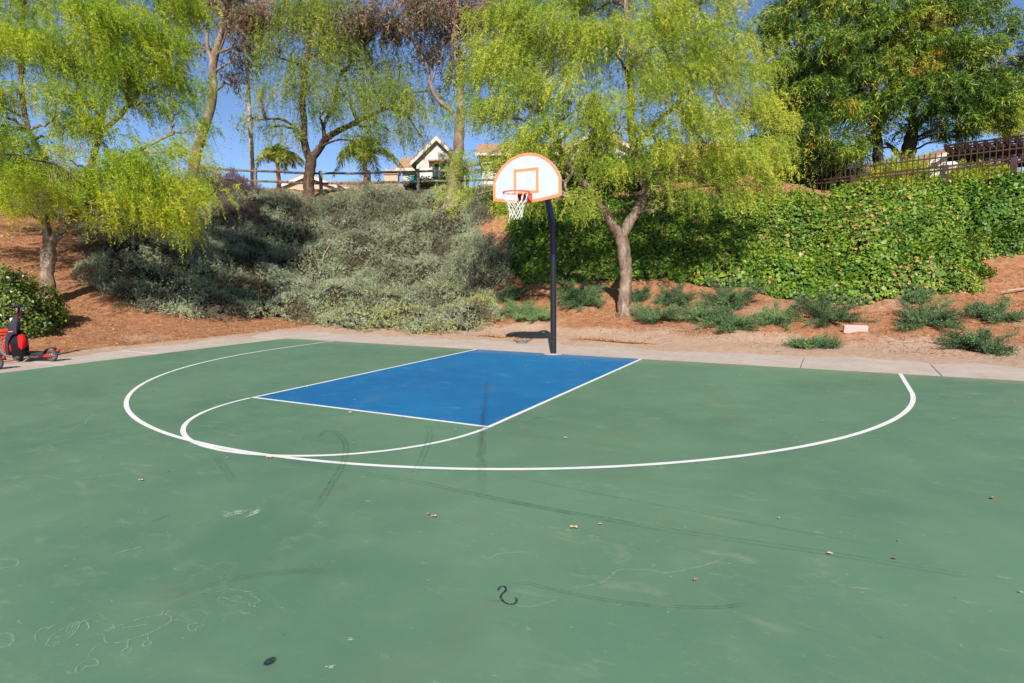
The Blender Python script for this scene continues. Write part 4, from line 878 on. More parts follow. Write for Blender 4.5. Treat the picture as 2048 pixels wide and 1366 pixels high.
blobs = [((-11.692,-2.969,3.612),.32,1,.55), ((-12.463,-3.332,3.984),.4,1,.5), ((-11.43,-4.553,4.409),.8,.9,.4), ((-15.077,-2.124,4.709),.6,1,.4), ((-14.468,-3.586,5.919),.9,.8,.4), ((-12.971,-1.467,3.749),.5,1,.4), ((-11.924,-0.388,3.375),.7,1,.5), ((-13.705,-1.697,4.112),.55,.9,.35), ((-11.899,-1.476,4.591),.8,1,.5), ((-13.686,-1.824,5.759),.6,.8,.45), ((-10.619,-1.111,3.893),.85,1.2,.6), ((-11.03,-1.612,4.368),.85,1.1), ((-10.696,-0.573,4.881),.65,1.0,.6), ((-11.289,-1.96,3.593),.55,1,.6), ((-10.738,-1.485,3.225),.50,1.1,.62), ((-10.249,-0.98,3.369),.42,1.1,.65), ((-10.403,-1.118,2.915),.30,1.1,.65), ((-11.876,-2.104,3.108),.30,.9), ((-11.819,-2.177,4.106),.5,.8),
 ((-13.292,-3.042,4.358),.65,1.0,.32), ((-13.777,-3.104,5.013),.75,1,.3), ((-13.664,-3.299,3.882),.5,.9), ((-13.321,-2.825,3.482),.30,.9,.6), ((-13.273,-2.987,3.803),.32,.9,.6), ((-12.608,-2.546,3.592),.32,.9,.6), ((-12.603,-2.724,3.973),.35,.9,.7), ((-12.864,-2.419,4.789),.35,.8,.7), ((-13.649,-3.239,3.388),.30,1,.7),
 ((-11.99,-1.111,6.997),1.15), ((-12.7,-2.023,6.358),.95), ((-13.089,-1.982,7.432),1.1), ((-12.279,-1.115,8.193),1.2), ((-12.02,-0.199,8.051),1.1), ((-11.527,0.295,7.171),.75), ((-11.511,-0.153,6.248),.60), ((-12.315,-1.932,5.449),.65), ((-13.481,-2.15,5.925),.55,.6), ((-14.131,-2.534,7.443),1.1), ((-14.421,-2.85,6.144),.75),
 ((-11.891,0.229,9.103),.95), ((-13.245,-1.561,8.733),1.2), ((-14.544,-2.13,8.788),.9,.7), ((-12.396,-0.379,10.031),1.4,.8), ((-13.773,-1.419,10.3),1.5,.7), ((-15.699,-2.927,8.227),1.4,.7), ((-15.805,-3.599,6.027),1.2,.7), ((-15.242,-3.743,4.298),.9,.8), ((-12.681,-0.034,6.703),.9,.5), ((-14.654,-0.227,8.075),1.4,.5), ((-13.303,-0.379,12.075),1.5,.5), ((-10.557,-0.183,5.593),.38,.9), ((-9.995,-0.549,3.914),.30,1,.65)]
make_tree('pepper_tree', 'weeping pepper tree at the left with foliage hanging to the bank', 'tree', (-13.89,-2.56,.9), limbs, blobs, M['pepper'], M['bark_pepper'], 12, 25, dict(PK, L=(.25,.78)), rk=.82,
          bare=[((-12.304,-2.34,4.872),.45), ((-12.833,-2.996,3.685),.28), ((-12.394,-2.682,4.332),.3)], bias=True)

# pepper tree on the bank top
cb = (-17.33,10.402,4.754)
limbs = [([cb, (-17.685,10.731,5.634), (-17.7,10.827,6.474), (-17.673,10.946,7.314)], [.42,.32,.30,.33]),
 ([(-17.712,10.917,7.242), (-17.95,10.859,7.796), (-18.04,10.946,8.877), (-18.078,10.958,10.05), (-17.924,11.13,11.689), (-17.654,11.391,13.554), (-17.421,11.752,15.452)], [.26,.22,.19,.17,.14,.10,.06]),
 ([(-17.67,10.939,7.242), (-17.31,11.199,7.79), (-17.01,11.417,8.267), (-16.315,11.719,8.645), (-15.313,12.202,9.161), (-14.207,12.729,9.6)], [.24,.21,.19,.16,.12,.06]),
 ([(-17.112,11.348,8.148), (-17.262,11.475,8.894), (-17.083,11.909,9.788), (-16.975,12.398,11.427)], [.13,.12,.10,.06]),
 ([(-18.008,10.873,8.157), (-18.18,10.506,8.688), (-18.668,10.064,9.047), (-19.336,9.47,8.957)], [.10,.09,.08,.04])]
blobs = [((-18.061,11.325,13.836),1.9,.8), ((-18.801,10.37,12.069),1.3,.6), ((-16.573,11.372,12.445),1.6,.7), ((-17.247,10.664,10.547),1.4,.65), ((-15.7,11.308,10.036),1.3,.65), ((-14.605,12.152,10.317),1.4,.6), ((-13.522,12.609,9.369),1.2,.55), ((-14.81,11.956,8.703),1.1,.5), ((-13.187,13.373,10.421),1.0,.5), ((-19.557,9.734,10.189),1.0,.35), ((-18.888,9.796,8.743),.8,.35), ((-16.846,10.819,9.167),.9,.4), ((-18.006,10.321,8.286),.6,.4),
 ((-16.285,12.382,12.015),1.5,.5), ((-17.033,12.286,14.43),1.6,.6), ((-13.897,12.293,8.436),.9,.4), ((-15.406,11.552,8.003),.6,.35), ((-20.098,9.535,9.064),.7,.25), ((-18.189,11.914,16.368),2.0,.5), ((-14.133,13.493,11.753),1.1,.4), ((-12.882,13.268,8.28),.7,.35)]
make_tree('pepper_tree', 'airy pepper tree with a stout trunk on the bank top by the rail fence', 'tree', cb, limbs, blobs, M['pepper_far'], M['bark_dark'], 13, 17, dict(PK, nstr=12, L=(.6,1.9), out=.45, K=14, ll=.15, lw=.027, spread=.34, droop=1.35, per=2), .03, rk=.82)

# eucalyptus pair
EK = dict(nstr=9, L=(.3,.9), out=.45, rise=.15, K=9, ll=.19, lw=.045, spread=.32, droop=1.3, leafdown=.6, pin=(.2,.3,.6))
eb = (-21.22,7.065,5.469)
limbs = [([eb, (-22.652,8.264,7.002), (-22.411,8.556,8.32), (-22.122,8.858,9.517), (-21.999,9.058,10.596), (-22.03,9.191,11.797), (-21.757,9.367,12.956), (-21.431,9.598,14.346), (-21.255,9.809,16.202), (-21.296,10.024,18.103)], [.40,.36,.33,.30,.28,.25,.22,.18,.14,.08]),
 ([(-22.057,9.192,11.917), (-22.535,9.28,12.835), (-22.731,9.564,14.127), (-23.051,9.666,15.392)], [.14,.12,.10,.06]),
 ([(-22.021,9.231,12.085), (-21.511,9.2,12.403), (-21.111,9.27,13.082)], [.09,.08,.05]), ([(-21.532,9.471,13.751), (-20.651,9.744,14.016), (-19.959,10.065,14.558)], [.08,.06,.04]), ([(-22.66,9.423,13.601), (-23.199,9.198,14.091), (-23.851,9.017,14.503)], [.06,.05,.03])]
blobs = [((-23.415,9.083,14.093),.9,.8,.35), ((-20.718,9.768,13.584),1.3,1,.65), ((-19.723,10.116,13.966),1.2,1,.7), ((-20.962,9.432,11.923),.9,.6,.3), ((-21.696,9.488,14.587),1.3,1,.55), ((-24.083,8.939,14.87),.9,.8,.4), ((-20.638,9.25,10.907),.8,.5,.15), ((-20.081,9.751,12.553),.9,.6,.6), ((-20.833,10.033,16.198),1.6,.8,.5), ((-23.068,9.508,16.029),1.3,.7,.5), ((-23.221,9.257,12.831),.6,.4,.3)]
make_tree('eucalyptus_tree', 'leaning pale trunked eucalyptus left of the lamp post', 'tree', eb, limbs, blobs, M['euc'], M['bark_euc'], 14, 14, EK, .028, bias=True, rk=.72)
eb = (-10.808,12.801,4.417)
limbs = [([eb, (-11.051,13.336,5.583), (-10.987,13.544,6.983), (-10.924,13.752,8.383), (-10.965,13.904,9.785), (-11.109,14.002,11.187), (-11.368,14.069,12.824), (-11.294,14.311,14.458), (-11.179,14.634,16.559)], [.62,.46,.37,.33,.28,.25,.20,.15,.08]),
 ([(-10.96,13.776,8.734), (-11.323,13.539,9.295), (-11.781,13.237,9.737), (-12.121,13.144,10.436), (-12.255,13.159,11.133), (-12.605,12.971,12.028), (-13.11,12.685,12.803), (-13.724,12.313,13.343)], [.16,.15,.14,.12,.11,.095,.08,.04]),
 ([(-12.103,13.159,10.482), (-11.865,13.248,11.096), (-11.629,13.46,11.787)], [.07,.06,.03]), ([(-11.316,14.067,12.59), (-12.039,13.919,13.572), (-12.619,13.968,14.604)], [.10,.08,.05]), ([(-11.192,14.016,11.655), (-10.709,14.655,12.895), (-10.29,15.143,14.109)], [.10,.08,.05])]
blobs = [((-14.127,12.085,13.233),1.3,1,.5), ((-12.951,12.784,12.916),1.0,.8,.45), ((-11.817,13.799,13.488),1.5,1.1,.6), ((-10.635,14.782,13.6),1.4,1.1,.65), ((-11.672,13.318,11.752),1.0,1.1,.25), ((-14.938,11.641,13.126),1.1,.8,.4), ((-12.717,13.29,14.152),1.2,.7,.75), ((-10.508,15.083,15.48),1.6,.9,.6), ((-12.351,14.046,15.919),1.6,.8,.6), ((-9.758,14.919,13.701),1.0,1,.7), ((-10.717,14.415,11.919),.9,.7,.5), ((-11.377,13.463,10.745),.6,.7,.2)]
make_tree('eucalyptus_tree', 'thick trunked eucalyptus with a bent left limb beside the white house', 'tree', eb, limbs, blobs, M['euc'], M['bark_euc'], 15, 15, EK, .028, bias=True, rk=.72)

# dark willowy trees behind the metal fence; rear blobs tinted dark as interior shade
AK = dict(nstr=13, L=(.15,.7), out=.55, rise=.18, K=12, ll=.17, lw=.030, spread=.24, droop=1.5, leafdown=.25, pin=(.5,.4,.5))
def gz(p): return (p[0],p[1],float(h(p[0],p[1]))-.1)
b1 = gz((5.599,16.118,4.5))
limbs = [([b1, (5.316,15.929,5.1), (4.953,15.575,5.64), (4.509,15.19,6.265), (4.065,14.825,7.063), (3.684,14.668,8.336), (3.447,14.749,10.001), (3.374,14.917,11.664)], [.22,.17,.15,.13,.12,.10,.08,.05]), ([(4.422,15.155,6.359), (3.779,14.348,6.283), (3.327,13.808,5.7)], [.07,.06,.03])]
blobs = [((3.445,14.556,10.293),1.4,1,.45), ((3.369,14.076,8.584),1.1,1,.35), ((4.219,14.083,7.766),1.1,1,.4), ((3.617,13.864,6.744),1.0,1,.3), ((4.475,14.397,9.196),1.2,1,.42), ((4.441,14.023,6.332),.9,1,.4), ((3.335,13.696,5.681),.7,1,.25), ((4.051,15.111,11.245),1.4,1,.5), ((3.286,15.415,13.294),1.7,.7,.5), ((3.295,16.078,7.602),1.3,1,.15), ((4.093,16.722,9.366),1.5,1,.2), ((3.561,15.766,5.792),1.1,1,.12), ((4.939,17.218,6.083),1.2,.8,.15), ((4.056,14.404,5.545),.7,.9,.2), ((5.265,14.974,5.882),.7,.8,.5), ((3.008,14.639,8.244),.8,.8,.35), ((5.039,14.685,7.272),.8,.9,.55)]
make_tree('acacia_tree', 'dark leafy tree leaning left beside the yellow pepper foliage', 'tree', b1, limbs, blobs, M['acacia'], M['bark_dark'], 21, 17, AK, .022, group='dark trees behind the metal fence', bias=True)
b2 = gz((6.37,17.673,4.556))
limbs = [([b2, (6.313,17.755,5.453), (6.246,17.727,6.431), (6.145,17.68,7.401), (6.019,17.644,8.56), (5.807,17.609,10.102), (5.622,17.661,12.216)], [.28,.23,.20,.18,.15,.11,.06]), ([(6.137,17.701,7.599), (6.554,17.457,8.439), (6.816,17.41,9.689)], [.10,.09,.05])]
blobs = [((5.766,17.068,10.502),1.4,1,.45), ((5.484,16.256,8.844),1.1,1,.45), ((6.483,16.809,9.023),1.1,1,.6), ((6.594,17.578,11.07),1.4,1,.45), ((5.204,17.152,11.744),1.2,1,.5), ((6.187,16.276,7.839),.9,1,.6), ((5.205,15.709,7.474),.8,1,.4), ((5.823,17.937,13.581),1.8,.7,.5), ((5.866,19.127,10.146),1.6,1,.2), ((5.211,18.314,8.24),1.2,1,.15), ((5.743,16.135,6.765),.6,.7,.65), ((7.112,17.024,8.073),.7,.9,.5), ((7.311,17.862,10.295),1.0,1,.6)]
make_tree('acacia_tree', 'dark leafy tree with an upright trunk behind the fence post', 'tree', b2, limbs, blobs, M['acacia'], M['bark_dark'], 22, 17, AK, .022, group='dark trees behind the metal fence', bias=True)
b3 = gz((7.226,17.557,4.546))
limbs = [([b3, (7.259,17.677,5.366), (7.295,17.793,6.146), (7.359,17.796,6.807), (7.548,17.851,7.365), (7.933,17.881,7.792), (8.484,17.986,8.115), (9.018,18.104,8.62)], [.36,.30,.27,.23,.18,.15,.10,.05]), ([(7.277,17.735,5.756), (6.849,17.814,6.386), (6.498,17.898,6.726)], [.12,.09,.05]), ([(7.359,17.796,6.807), (7.414,17.771,8.209), (7.658,17.88,9.872), (7.753,18.144,11.592)], [.14,.12,.09,.05]), ([(7.933,17.881,7.792), (8.862,17.659,7.532), (9.769,17.693,7.603)], [.10,.08,.04])]
blobs = [((7.936,17.436,9.693),1.2,1,.6), ((6.558,16.906,7.658),.8,1,.4), ((6.954,17.512,7.177),.5,1,.4), ((5.945,17.825,6.674),.45,1,.4), ((8.632,17.886,6.686),.4,1,.5), ((8.003,17.351,6.894),.55,1,.4), ((9.09,17.936,6.959),.5,1,.5), ((10.214,18.316,7.051),.5,1,.6), ((8.403,19.948,9.58),1.6,1,.25), ((9.877,20.653,8.955),1.3,.8,.3), ((8.071,17.908,11.084),1.3,1,.5), ((7.649,17.003,8.356),.9,1,.6), ((8.62,17.259,8.103),1.0,1,.45), ((9.109,18.034,9.494),1.0,.8,.5), ((9.41,17.42,7.855),.9,.9,.4), ((8.315,17.029,7.552),.7,.9,.3), ((9.939,18.122,8.49),.9,.7,.45), ((8.775,16.875,7.104),.6,.9,.5), ((9.766,17.223,7.497),.7,.9,.55), ((9.318,19.045,11.235),1.1,.5,.5), ((10.53,19.639,10.839),1.1,.45,.4), ((10.881,19.422,9.424),.9,.4,.4), ((10.863,18.565,8.11),.9,.7,.45), ((8.039,18.606,13.168),1.7,.7,.5), ((10.201,17.722,7.819),.8,.8,.5), ((7.744,17.382,7.336),.6,.7,.4), ((11.703,19.928,9.988),1.3,.5,.45)]
make_tree('acacia_tree', 'broad dark tree spreading over the pergola at the right', 'tree', b3, limbs, blobs, M['acacia'], M['bark_dark'], 23, 17, AK, .022, group='dark trees behind the metal fence', bias=True)
b4 = gz((11.824,26.035,7.286))
limbs = [([b4, (11.866,26.057,7.286), (11.877,26.21,8.465), (11.882,26.125,9.589)], [.2,.16,.12,.06])]
blobs = [((10.62,24.974,8.474),.9,1,.8), ((11.852,25.641,8.578),1.1,1,.85), ((12.313,25.471,7.995),.7,1,.85), ((12.657,26.125,9.034),1.0,1,.8), ((11.183,24.893,8.167),.6,1,.8)]
make_tree('sunlit_tree', 'small sunlit yellow green tree above the pergola rafters', 'tree', b4, limbs, blobs, M['pepper'], M['bark_dark'], 24, 15, dict(AK, ll=.12), .022, bias=True)

# palms beyond the fence
M['palm'] = leafmat('palm frond', [(0,(.08,.14,.02)),(.5,(.24,.31,.035)),(1,(.46,.46,.08))], .3, .45, .35)
M['palmtrunk'] = simple('orange palm crownshaft', (.48,.20,.085), .8, 0, .1, .25, 6)
def palm(label, base, top, L_, nf, seed, tb):
    rng = np.random.RandomState(seed); o = empty('palm_tree', base); tag(o, label, 'palm tree', 'palms beyond the rail fence'); b = np.array(base); t = np.array(top)-b
    limb_mesh([([(0,0,-1.0), tuple(t*.5), tuple(t)], [.17,.13,.11])], 'trunk', M['palmtrunk'], o, 10, seed)
    for k in range(nf):
        a = 2*math.pi*k/nf+rng.uniform(-.2,.2); el = tb+rng.uniform(-.25,.25)+(.55 if k % 3 == 0 else 0); n = 34; u = np.linspace(0,1,n); Lk = L_*rng.uniform(.85,1.1)
        r = Lk*(u*math.cos(el)*(1+.25*u)); z = Lk*(u*math.sin(el)-(.75+.35*math.cos(el))*u**2.4); P = np.stack([t[0]+r*math.cos(a), t[1]+r*math.sin(a), t[2]+z],-1)
        T = unit(np.gradient(P,axis=0)); side = np.array([-math.sin(a),math.cos(a),0]); V = []; tt = []
        ln = Lk*.34*np.sin(np.pi*np.clip(u*.9+.08,0,1))**.6
        for s in (-1,1):
            for rep in range(2):
                D = unit(T*.45+side*s*.75+np.array([0,0,-.55])+rng.normal(size=(n,3))*.14); V.append(tris(P+T*rep*.03, D, ln*rng.uniform(.8,1.1,n), .075, rng)); tt.append(np.clip(.55+rng.normal(0,.15,n)+.2*u,0,1))
        w = .03; R_ = np.stack([P[:-1]+side*w, P[:-1]-side*w, P[1:]],1).reshape(-1,3); V.append(R_); tt.append(np.full(n-1,.6))
        link('frond', tri_mesh('frond', np.concatenate(V), np.concatenate(tt), M['palm']), o)
palm('palm with arching fronds just right of the lamp post', (-27.56,17.681,7.504), (-27.689,17.815,9.132), 2.5, 15, 3, 1.0)
palm('palm on an orange trunk above the dark mound shrub', (-22.523,20.349,7.455), (-22.638,20.531,9.408), 3.0, 13, 4, .80)

# ------------------------------------------------------------------ ground cover, ivy, shrubs
def inside(poly, x, y):
    c = np.zeros(x.shape,bool); n = len(poly); j = n-1
    for i in range(n):
        xi,yi = poly[i][:2]; xj,yj = poly[j][:2]
        if yi != yj: c ^= ((yi > y) != (yj > y)) & (x < (xj-xi)*(y-yi)/(yj-yi)+xi)
        j = i
    return c
def edge_dist(poly, x, y):
    d = np.full(x.shape,1e9); n = len(poly)
    for i in range(n):
        ax_,ay_ = poly[i][:2]; bx_,by_ = poly[(i+1)%n][:2]; vx,vy = bx_-ax_,by_-ay_; t = np.clip(((x-ax_)*vx+(y-ay_)*vy)/(vx*vx+vy*vy+1e-9),0,1)
        d = np.minimum(d, np.hypot(x-ax_-t*vx, y-ay_-t*vy))
    return d
class Cover:
    def __init__(self, poly, thick, edge, lump, lsc, o, wob=.35, st=.15, cut=None):
        self.poly = poly; xs_ = [p[0] for p in poly]; ys_ = [p[1] for p in poly]
        self.gx = np.arange(min(xs_)-.8,max(xs_)+.8,st); self.gy = np.arange(min(ys_)-.8,max(ys_)+.8,st); X,Y = np.meshgrid(self.gx,self.gy,indexing='ij')
        ins = inside(poly,X,Y); sd = np.where(ins,1,-1)*edge_dist(poly,X,Y)+(fbm(X,Y,1.1,o)-.5)*wob*2
        self.g = ground_z(X,Y); k = np.clip(sd/edge,0,1); k = np.sqrt(k*(2-k))
        self.T = k*(thick*(.75+.5*fbm(X,Y,.35,o+3))+lump*(fbm(X,Y,lsc,o+5,3)-.5)*2); self.T = np.maximum(self.T,0)
        if cut: self.T = self.T*np.clip((cut-self.g)/1.3,.18,1)
        self.S = self.g+self.T; self.sd = sd; self.st = st; self.X = X; self.Y = Y
        gx_,gy_ = np.gradient(self.S,st); self.N = unit(np.stack([-gx_,-gy_,np.ones_like(gx_)],-1))
        # sampling weight: true surface area, only where covered
        self.w = np.where((sd > 0.0),1/np.maximum(self.N[...,2],.25),0); 
    def sample(self, n, rng, depth=.4, dens=None):
        w = self.w if dens is None else self.w*dens(self.X,self.Y)
        c = np.cumsum(w.ravel()); i = np.searchsorted(c, rng.uniform(0,c[-1],n)); i = np.minimum(i,len(c)-1)
        x = self.X.ravel()[i]+rng.uniform(-.5,.5,n)*self.st; y = self.Y.ravel()[i]+rng.uniform(-.5,.5,n)*self.st
        fx = (x-self.gx[0])/self.st; fy = (y-self.gy[0])/self.st; a = np.clip(fx.astype(int),0,len(self.gx)-2); b = np.clip(fy.astype(int),0,len(self.gy)-2); fx -= a; fy -= b
        bl = lambda A: ((A[a,b]*(1-fx)+A[a+1,b]*fx)*(1-fy)+(A[a,b+1]*(1-fx)+A[a+1,b+1]*fx)*fy)
        s = bl(self.S); g = bl(self.g); dz = (s-g)*depth*rng.uniform(0,1,n)**2.2
        return np.stack([x,y,s-dz],-1), self.N.reshape(-1,3)[i]
    def under(self, name, mat, parent, drop=.10, trim=.05):
        I = np.arange(self.X.size).reshape(self.X.shape); F = np.stack([I[:-1,:-1],I[1:,:-1],I[1:,1:],I[:-1,1:]],-1).reshape(-1,4)
        ok = (self.sd > trim).ravel(); F = F[ok[F].any(1)]; z = np.where(self.sd > trim, self.S-drop*np.clip(self.T/.2,.3,1), self.g-.12)
        return link(name, mesh_np(name, np.stack([self.X,self.Y,z],-1).reshape(-1,3), F, mat, True), parent)
def sprigs(P, D, l, K, ll, lw, rng, tint, jit=.75):
    n = len(P); t = (np.arange(K)[None,:]+.5)/K; Q = P[:,None,:]+D[:,None,:]*(np.asarray(l).reshape(-1,1)*t)[...,None]
    Q = Q.reshape(-1,3)+rng.normal(size=(n*K,3))*.012; DD = unit(np.repeat(D,K,0)*.75+rng.normal(size=(n*K,3))*jit); m = n*K
    V = tris(Q, DD, ll*rng.uniform(.6,1.3,m), lw*rng.uniform(.7,1.3,m), rng); return V, np.clip(np.repeat(tint,K)+rng.normal(0,.09,m),0,1)
M['silver'] = leafmat('silvery shrub leaf', [(0,(.12,.085,.065)),(.18,(.15,.125,.085)),(.35,(.18,.215,.120)),(.6,(.33,.365,.225)),(.8,(.44,.475,.32)),(.88,(.30,.33,.12)),(.93,(.30,.345,.10)),(1,(.40,.38,.09))], .06, .7, .15)
M['ivy'] = leafmat('glossy ivy leaf', [(0,(.020,.055,.008)),(.4,(.065,.150,.014)),(.7,(.17,.27,.025)),(.9,(.30,.36,.035)),(.97,(.40,.25,.08)),(1,(.45,.26,.10))], .22, .46, .32)
M['hedge'] = leafmat('round leaf hedge leaf', [(0,(.022,.045,.010)),(.5,(.085,.130,.022)),(1,(.22,.25,.04))], .2, .4, .45)
M['juniper'] = leafmat('juniper needle', [(0,(.075,.045,.028)),(.12,(.05,.05,.025)),(.3,(.050,.105,.045)),(.65,(.135,.22,.090)),(1,(.25,.34,.11))], .15, .65, .2)
M['purple'] = leafmat('purplish dry twig', [(0,(.075,.050,.055)),(.5,(.15,.10,.10)),(1,(.25,.19,.165))], .1, .8, .1)
M['thatch'] = simple('twiggy shade under shrubs', (.034,.028,.018), .95, 0, .05, .4, 9)  # twig layer darkened so shade inside the shrubs is in its colour
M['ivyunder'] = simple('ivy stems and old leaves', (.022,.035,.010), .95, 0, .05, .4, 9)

gcpoly = [(-17.017,0.219,2.544),(-15.202,-1.01,1.561),(-13.9,-0.976,0.97),(-12.339,-0.703,0.519),(-11.302,0.438,0.264),(-11.028,2.376,0.209),(-9.946,2.607,0.079),(-7.466,2.179,0.028),(-5.565,2.088,0.019),(-4.263,2.135,0.024),(-3.496,2.671,0.072),(-3.351,3.799,0.263),(-4.476,5.351,0.667),(-5.638,6.708,1.095),(-5.86,7.981,1.689),(-6.852,9.557,2.566),(-8.53,11.445,3.619),(-8.268,12.072,3.967),(-8.403,13.469,4.745),(-9.335,14.697,5.431),(-11.516,15.04,5.665),(-12.714,14.596,5.6),(-14.718,13.956,5.615),(-16.972,12.784,5.639),(-18.063,11.818,5.609),(-20.041,9.606,5.599),(-21.353,8.09,5.708),(-22.225,6.451,5.76),(-23.026,4.091,5.828),(-22.91,1.964,5.736),(-22.802,0.434,5.7),(-22.241,-0.698,5.455),(-19.292,-1.691,3.812),(-19.192,-0.362,3.756),(-18.639,0.41,3.448)]
rng = np.random.RandomState(31); gc = Cover(gcpoly, .50, 1.3, .50, .75, 2)
gco = empty('ground_cover', (0,0,0)); tag(gco, 'silvery grey green shrub cover spread over the bank', kind='stuff')
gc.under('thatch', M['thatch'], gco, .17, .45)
P, N = gc.sample(47000, rng, .55, lambda x,y: .22+1.5*np.clip((fbm(x,y,1.5,50,3)-.30)*2.2,0,1)+.5*(edge_dist(gcpoly,x,y) < .7))
D = unit(N*.45+np.array([0,0,.30])+rng.normal(size=N.shape)*.75)
big = fbm(P[:,0],P[:,1],.45,7); sm = vn(P[:,0],P[:,1],3.0,8); yel = np.clip((fbm(P[:,0],P[:,1],.9,9)-.34)*3,0,1)*np.clip((4.6-toe(P[:,0],P[:,1]))/1.4,0,1)*np.clip((P[:,0]+11.5)/5,0,1)
tint = .34+.55*(big-.15)+.50*(sm-.5)+rng.normal(0,.09,len(P)); dry = (vn(P[:,0],P[:,1],1.3,12) > .74); tint = np.where(dry, .12+.1*rng.rand(len(P)), np.minimum(tint,.82)); tint = np.where(yel*.55 > rng.rand(len(P)), .93+.06*rng.rand(len(P)), tint)
V, tf = sprigs(P, D, rng.uniform(.07,.20,len(P)), 11, .064, .0172, rng, tint)
link('leaves', tri_mesh('leaves', V, tf, M['silver']), gco)

# dome shaped shrubs
def dome(name, label, base, rx, ry, hz, nsp, mat, seed, rz=0.0, K=11, l=(.10,.24), ll=.065, lw=.018, tint=(.5,.15), under='thatch', group=None, cat='shrub', kite=False, flat=.55):
    rng = np.random.RandomState(seed); o = empty(name, base, rz); tag(o, label, cat, group)
    u = rng.normal(size=(nsp,3)); u[:,2] = np.abs(u[:,2]); u = unit(u); az = np.arctan2(u[:,1],u[:,0])
    lump = 1+.22*np.sin(az*3+seed)*.6+.16*np.sin(az*5+seed*2+u[:,2]*4)+.10*np.sin(az*9+u[:,2]*9); q = rng.uniform(.6,1,nsp)**.5*lump
    P = u*np.array([rx,ry,hz])*q[:,None]; N = unit(u/np.array([rx,ry,hz])); wx = P[:,0]*math.cos(rz)-P[:,1]*math.sin(rz)+base[0]; wy = P[:,0]*math.sin(rz)+P[:,1]*math.cos(rz)+base[1]
    P[:,2] += ground_z(wx,wy)-base[2]
    D = unit(N*.7+np.array([0,0,.3])+rng.normal(size=N.shape)*flat); ti = np.clip(rng.normal(tint[0],tint[1],nsp)+.12*np.sin(az*4+seed),0,1)
    if kite:
        Q = np.repeat(P,K,0)+rng.normal(size=(nsp*K,3))*.05; nn = unit(np.repeat(N,K,0)+rng.normal(size=Q.shape)*.45); DD = unit(np.cross(nn,rng.normal(size=Q.shape))+np.array([0,0,-.4])); sd_ = unit(np.cross(DD,nn)); m_ = len(Q)
        V = kites(Q, DD, ll*rng.uniform(.6,1.2,m_), lw*rng.uniform(.7,1.2,m_), rng, sd_); me = quad_mesh('foliage', V, np.clip(np.repeat(ti,K)+rng.normal(0,.15,m_),0,1), mat)
    else:
        V, tf = sprigs(P, D, rng.uniform(l[0],l[1],nsp), K, ll, lw, rng, ti); me = tri_mesh('foliage', V, tf, mat)
    link('foliage', me, o)
    # twiggy core so that no ground shows straight through
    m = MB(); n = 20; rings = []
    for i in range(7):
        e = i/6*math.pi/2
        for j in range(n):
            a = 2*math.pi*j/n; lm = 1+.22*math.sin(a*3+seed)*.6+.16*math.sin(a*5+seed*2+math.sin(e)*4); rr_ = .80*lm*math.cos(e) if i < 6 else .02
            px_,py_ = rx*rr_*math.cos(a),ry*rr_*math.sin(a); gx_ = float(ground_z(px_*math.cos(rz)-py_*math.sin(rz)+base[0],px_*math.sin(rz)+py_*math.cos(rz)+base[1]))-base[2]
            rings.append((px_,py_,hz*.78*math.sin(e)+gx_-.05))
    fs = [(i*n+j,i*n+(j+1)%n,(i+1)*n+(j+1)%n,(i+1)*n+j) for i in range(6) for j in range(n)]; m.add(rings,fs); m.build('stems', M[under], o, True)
    return o
def gp(p, dz=0): return (p[0],p[1],float(ground_z(p[0],p[1]))+dz)
dome('mound_shrub', 'dark silvery mound shrub on the bank top before the fence', gp((-14.486,11.227,5.126)), 2.3, 1.5, 1.45, 5200, M['silver'], 41, -YAW, tint=(.40,.13))
dome('mound_shrub', 'darker twiggy shrub at the right end of the bank top mound', gp((-12.922,11.464,4.939)), 1.0, 1.0, 1.15, 2300, M['silver'], 42, tint=(.25,.10))
dome('dry_shrub', 'purplish dry shrub at the left end of the bank top', gp((-20.475,8.078,5.37)), 1.6, 1.3, 1.05, 3000, M['purple'], 43, -YAW)
dome('dry_shrub', 'purplish dry twigs low beside the left pepper foliage', gp((-18.17,6.893,4.325)), 1.3, .9, .7, 2000, M['purple'], 44, -YAW)
dome('mound_shrub', 'low dark shrub around the bank top pepper trunk', gp((-17.601,9.456,5.099)), 1.9, 1.1, .75, 2600, M['silver'], 45, -YAW, tint=(.30,.12))
dome('mound_shrub', 'silvery shrub bulging at the right end of the bank beside bare dirt', gp((-6.261,7.419,1.429)), 1.25, 1.2, 1.2, 3600, M['silver'], 46, tint=(.42,.13))
dome('trimmed_hedge', 'dark trimmed hedge below the white house', gp((-15.155,17.286,6.326)), 1.5, .5, .75, 700, M['hedge'], 47, -YAW, ll=.12, lw=.07, kite=True, K=6, tint=(.35,.15), under='ivyunder', cat='hedge')
dome('round_bush', 'round leafy green bush behind the scooters at the left edge', gp((-12.384,-4.24,0.531)), 1.25, 1.1, 1.2, 2200, M['hedge'], 48, .4, ll=.075, lw=.055, kite=True, K=9, tint=(.55,.2), under='ivyunder', cat='bush')
dome('fence_shrub', 'sunlit yellow green shrub behind the metal fence', (6.9,16.2,4.3), 1.4, .8, 1.3, 1500, M['pepper'], 49, fz, ll=.10, lw=.03, tint=(.75,.15), under='ivyunder')
dome('fence_shrub', 'low sunlit shrub under the pergola edge', (9.2,15.3,4.2), 1.2, .6, .8, 900, M['pepper'], 50, fz, ll=.10, lw=.03, tint=(.7,.15), under='ivyunder')
dome('shade_shrub', 'dark shrub added to deepen the shade under the left dark tree', (3.6,17.0,4.6), 2.6, 1.2, 1.9, 2600, M['acacia'], 51, fz, ll=.12, lw=.035, tint=(.25,.15), under='ivyunder')  # added shrub, dark leaf tint fills in the deep shade here

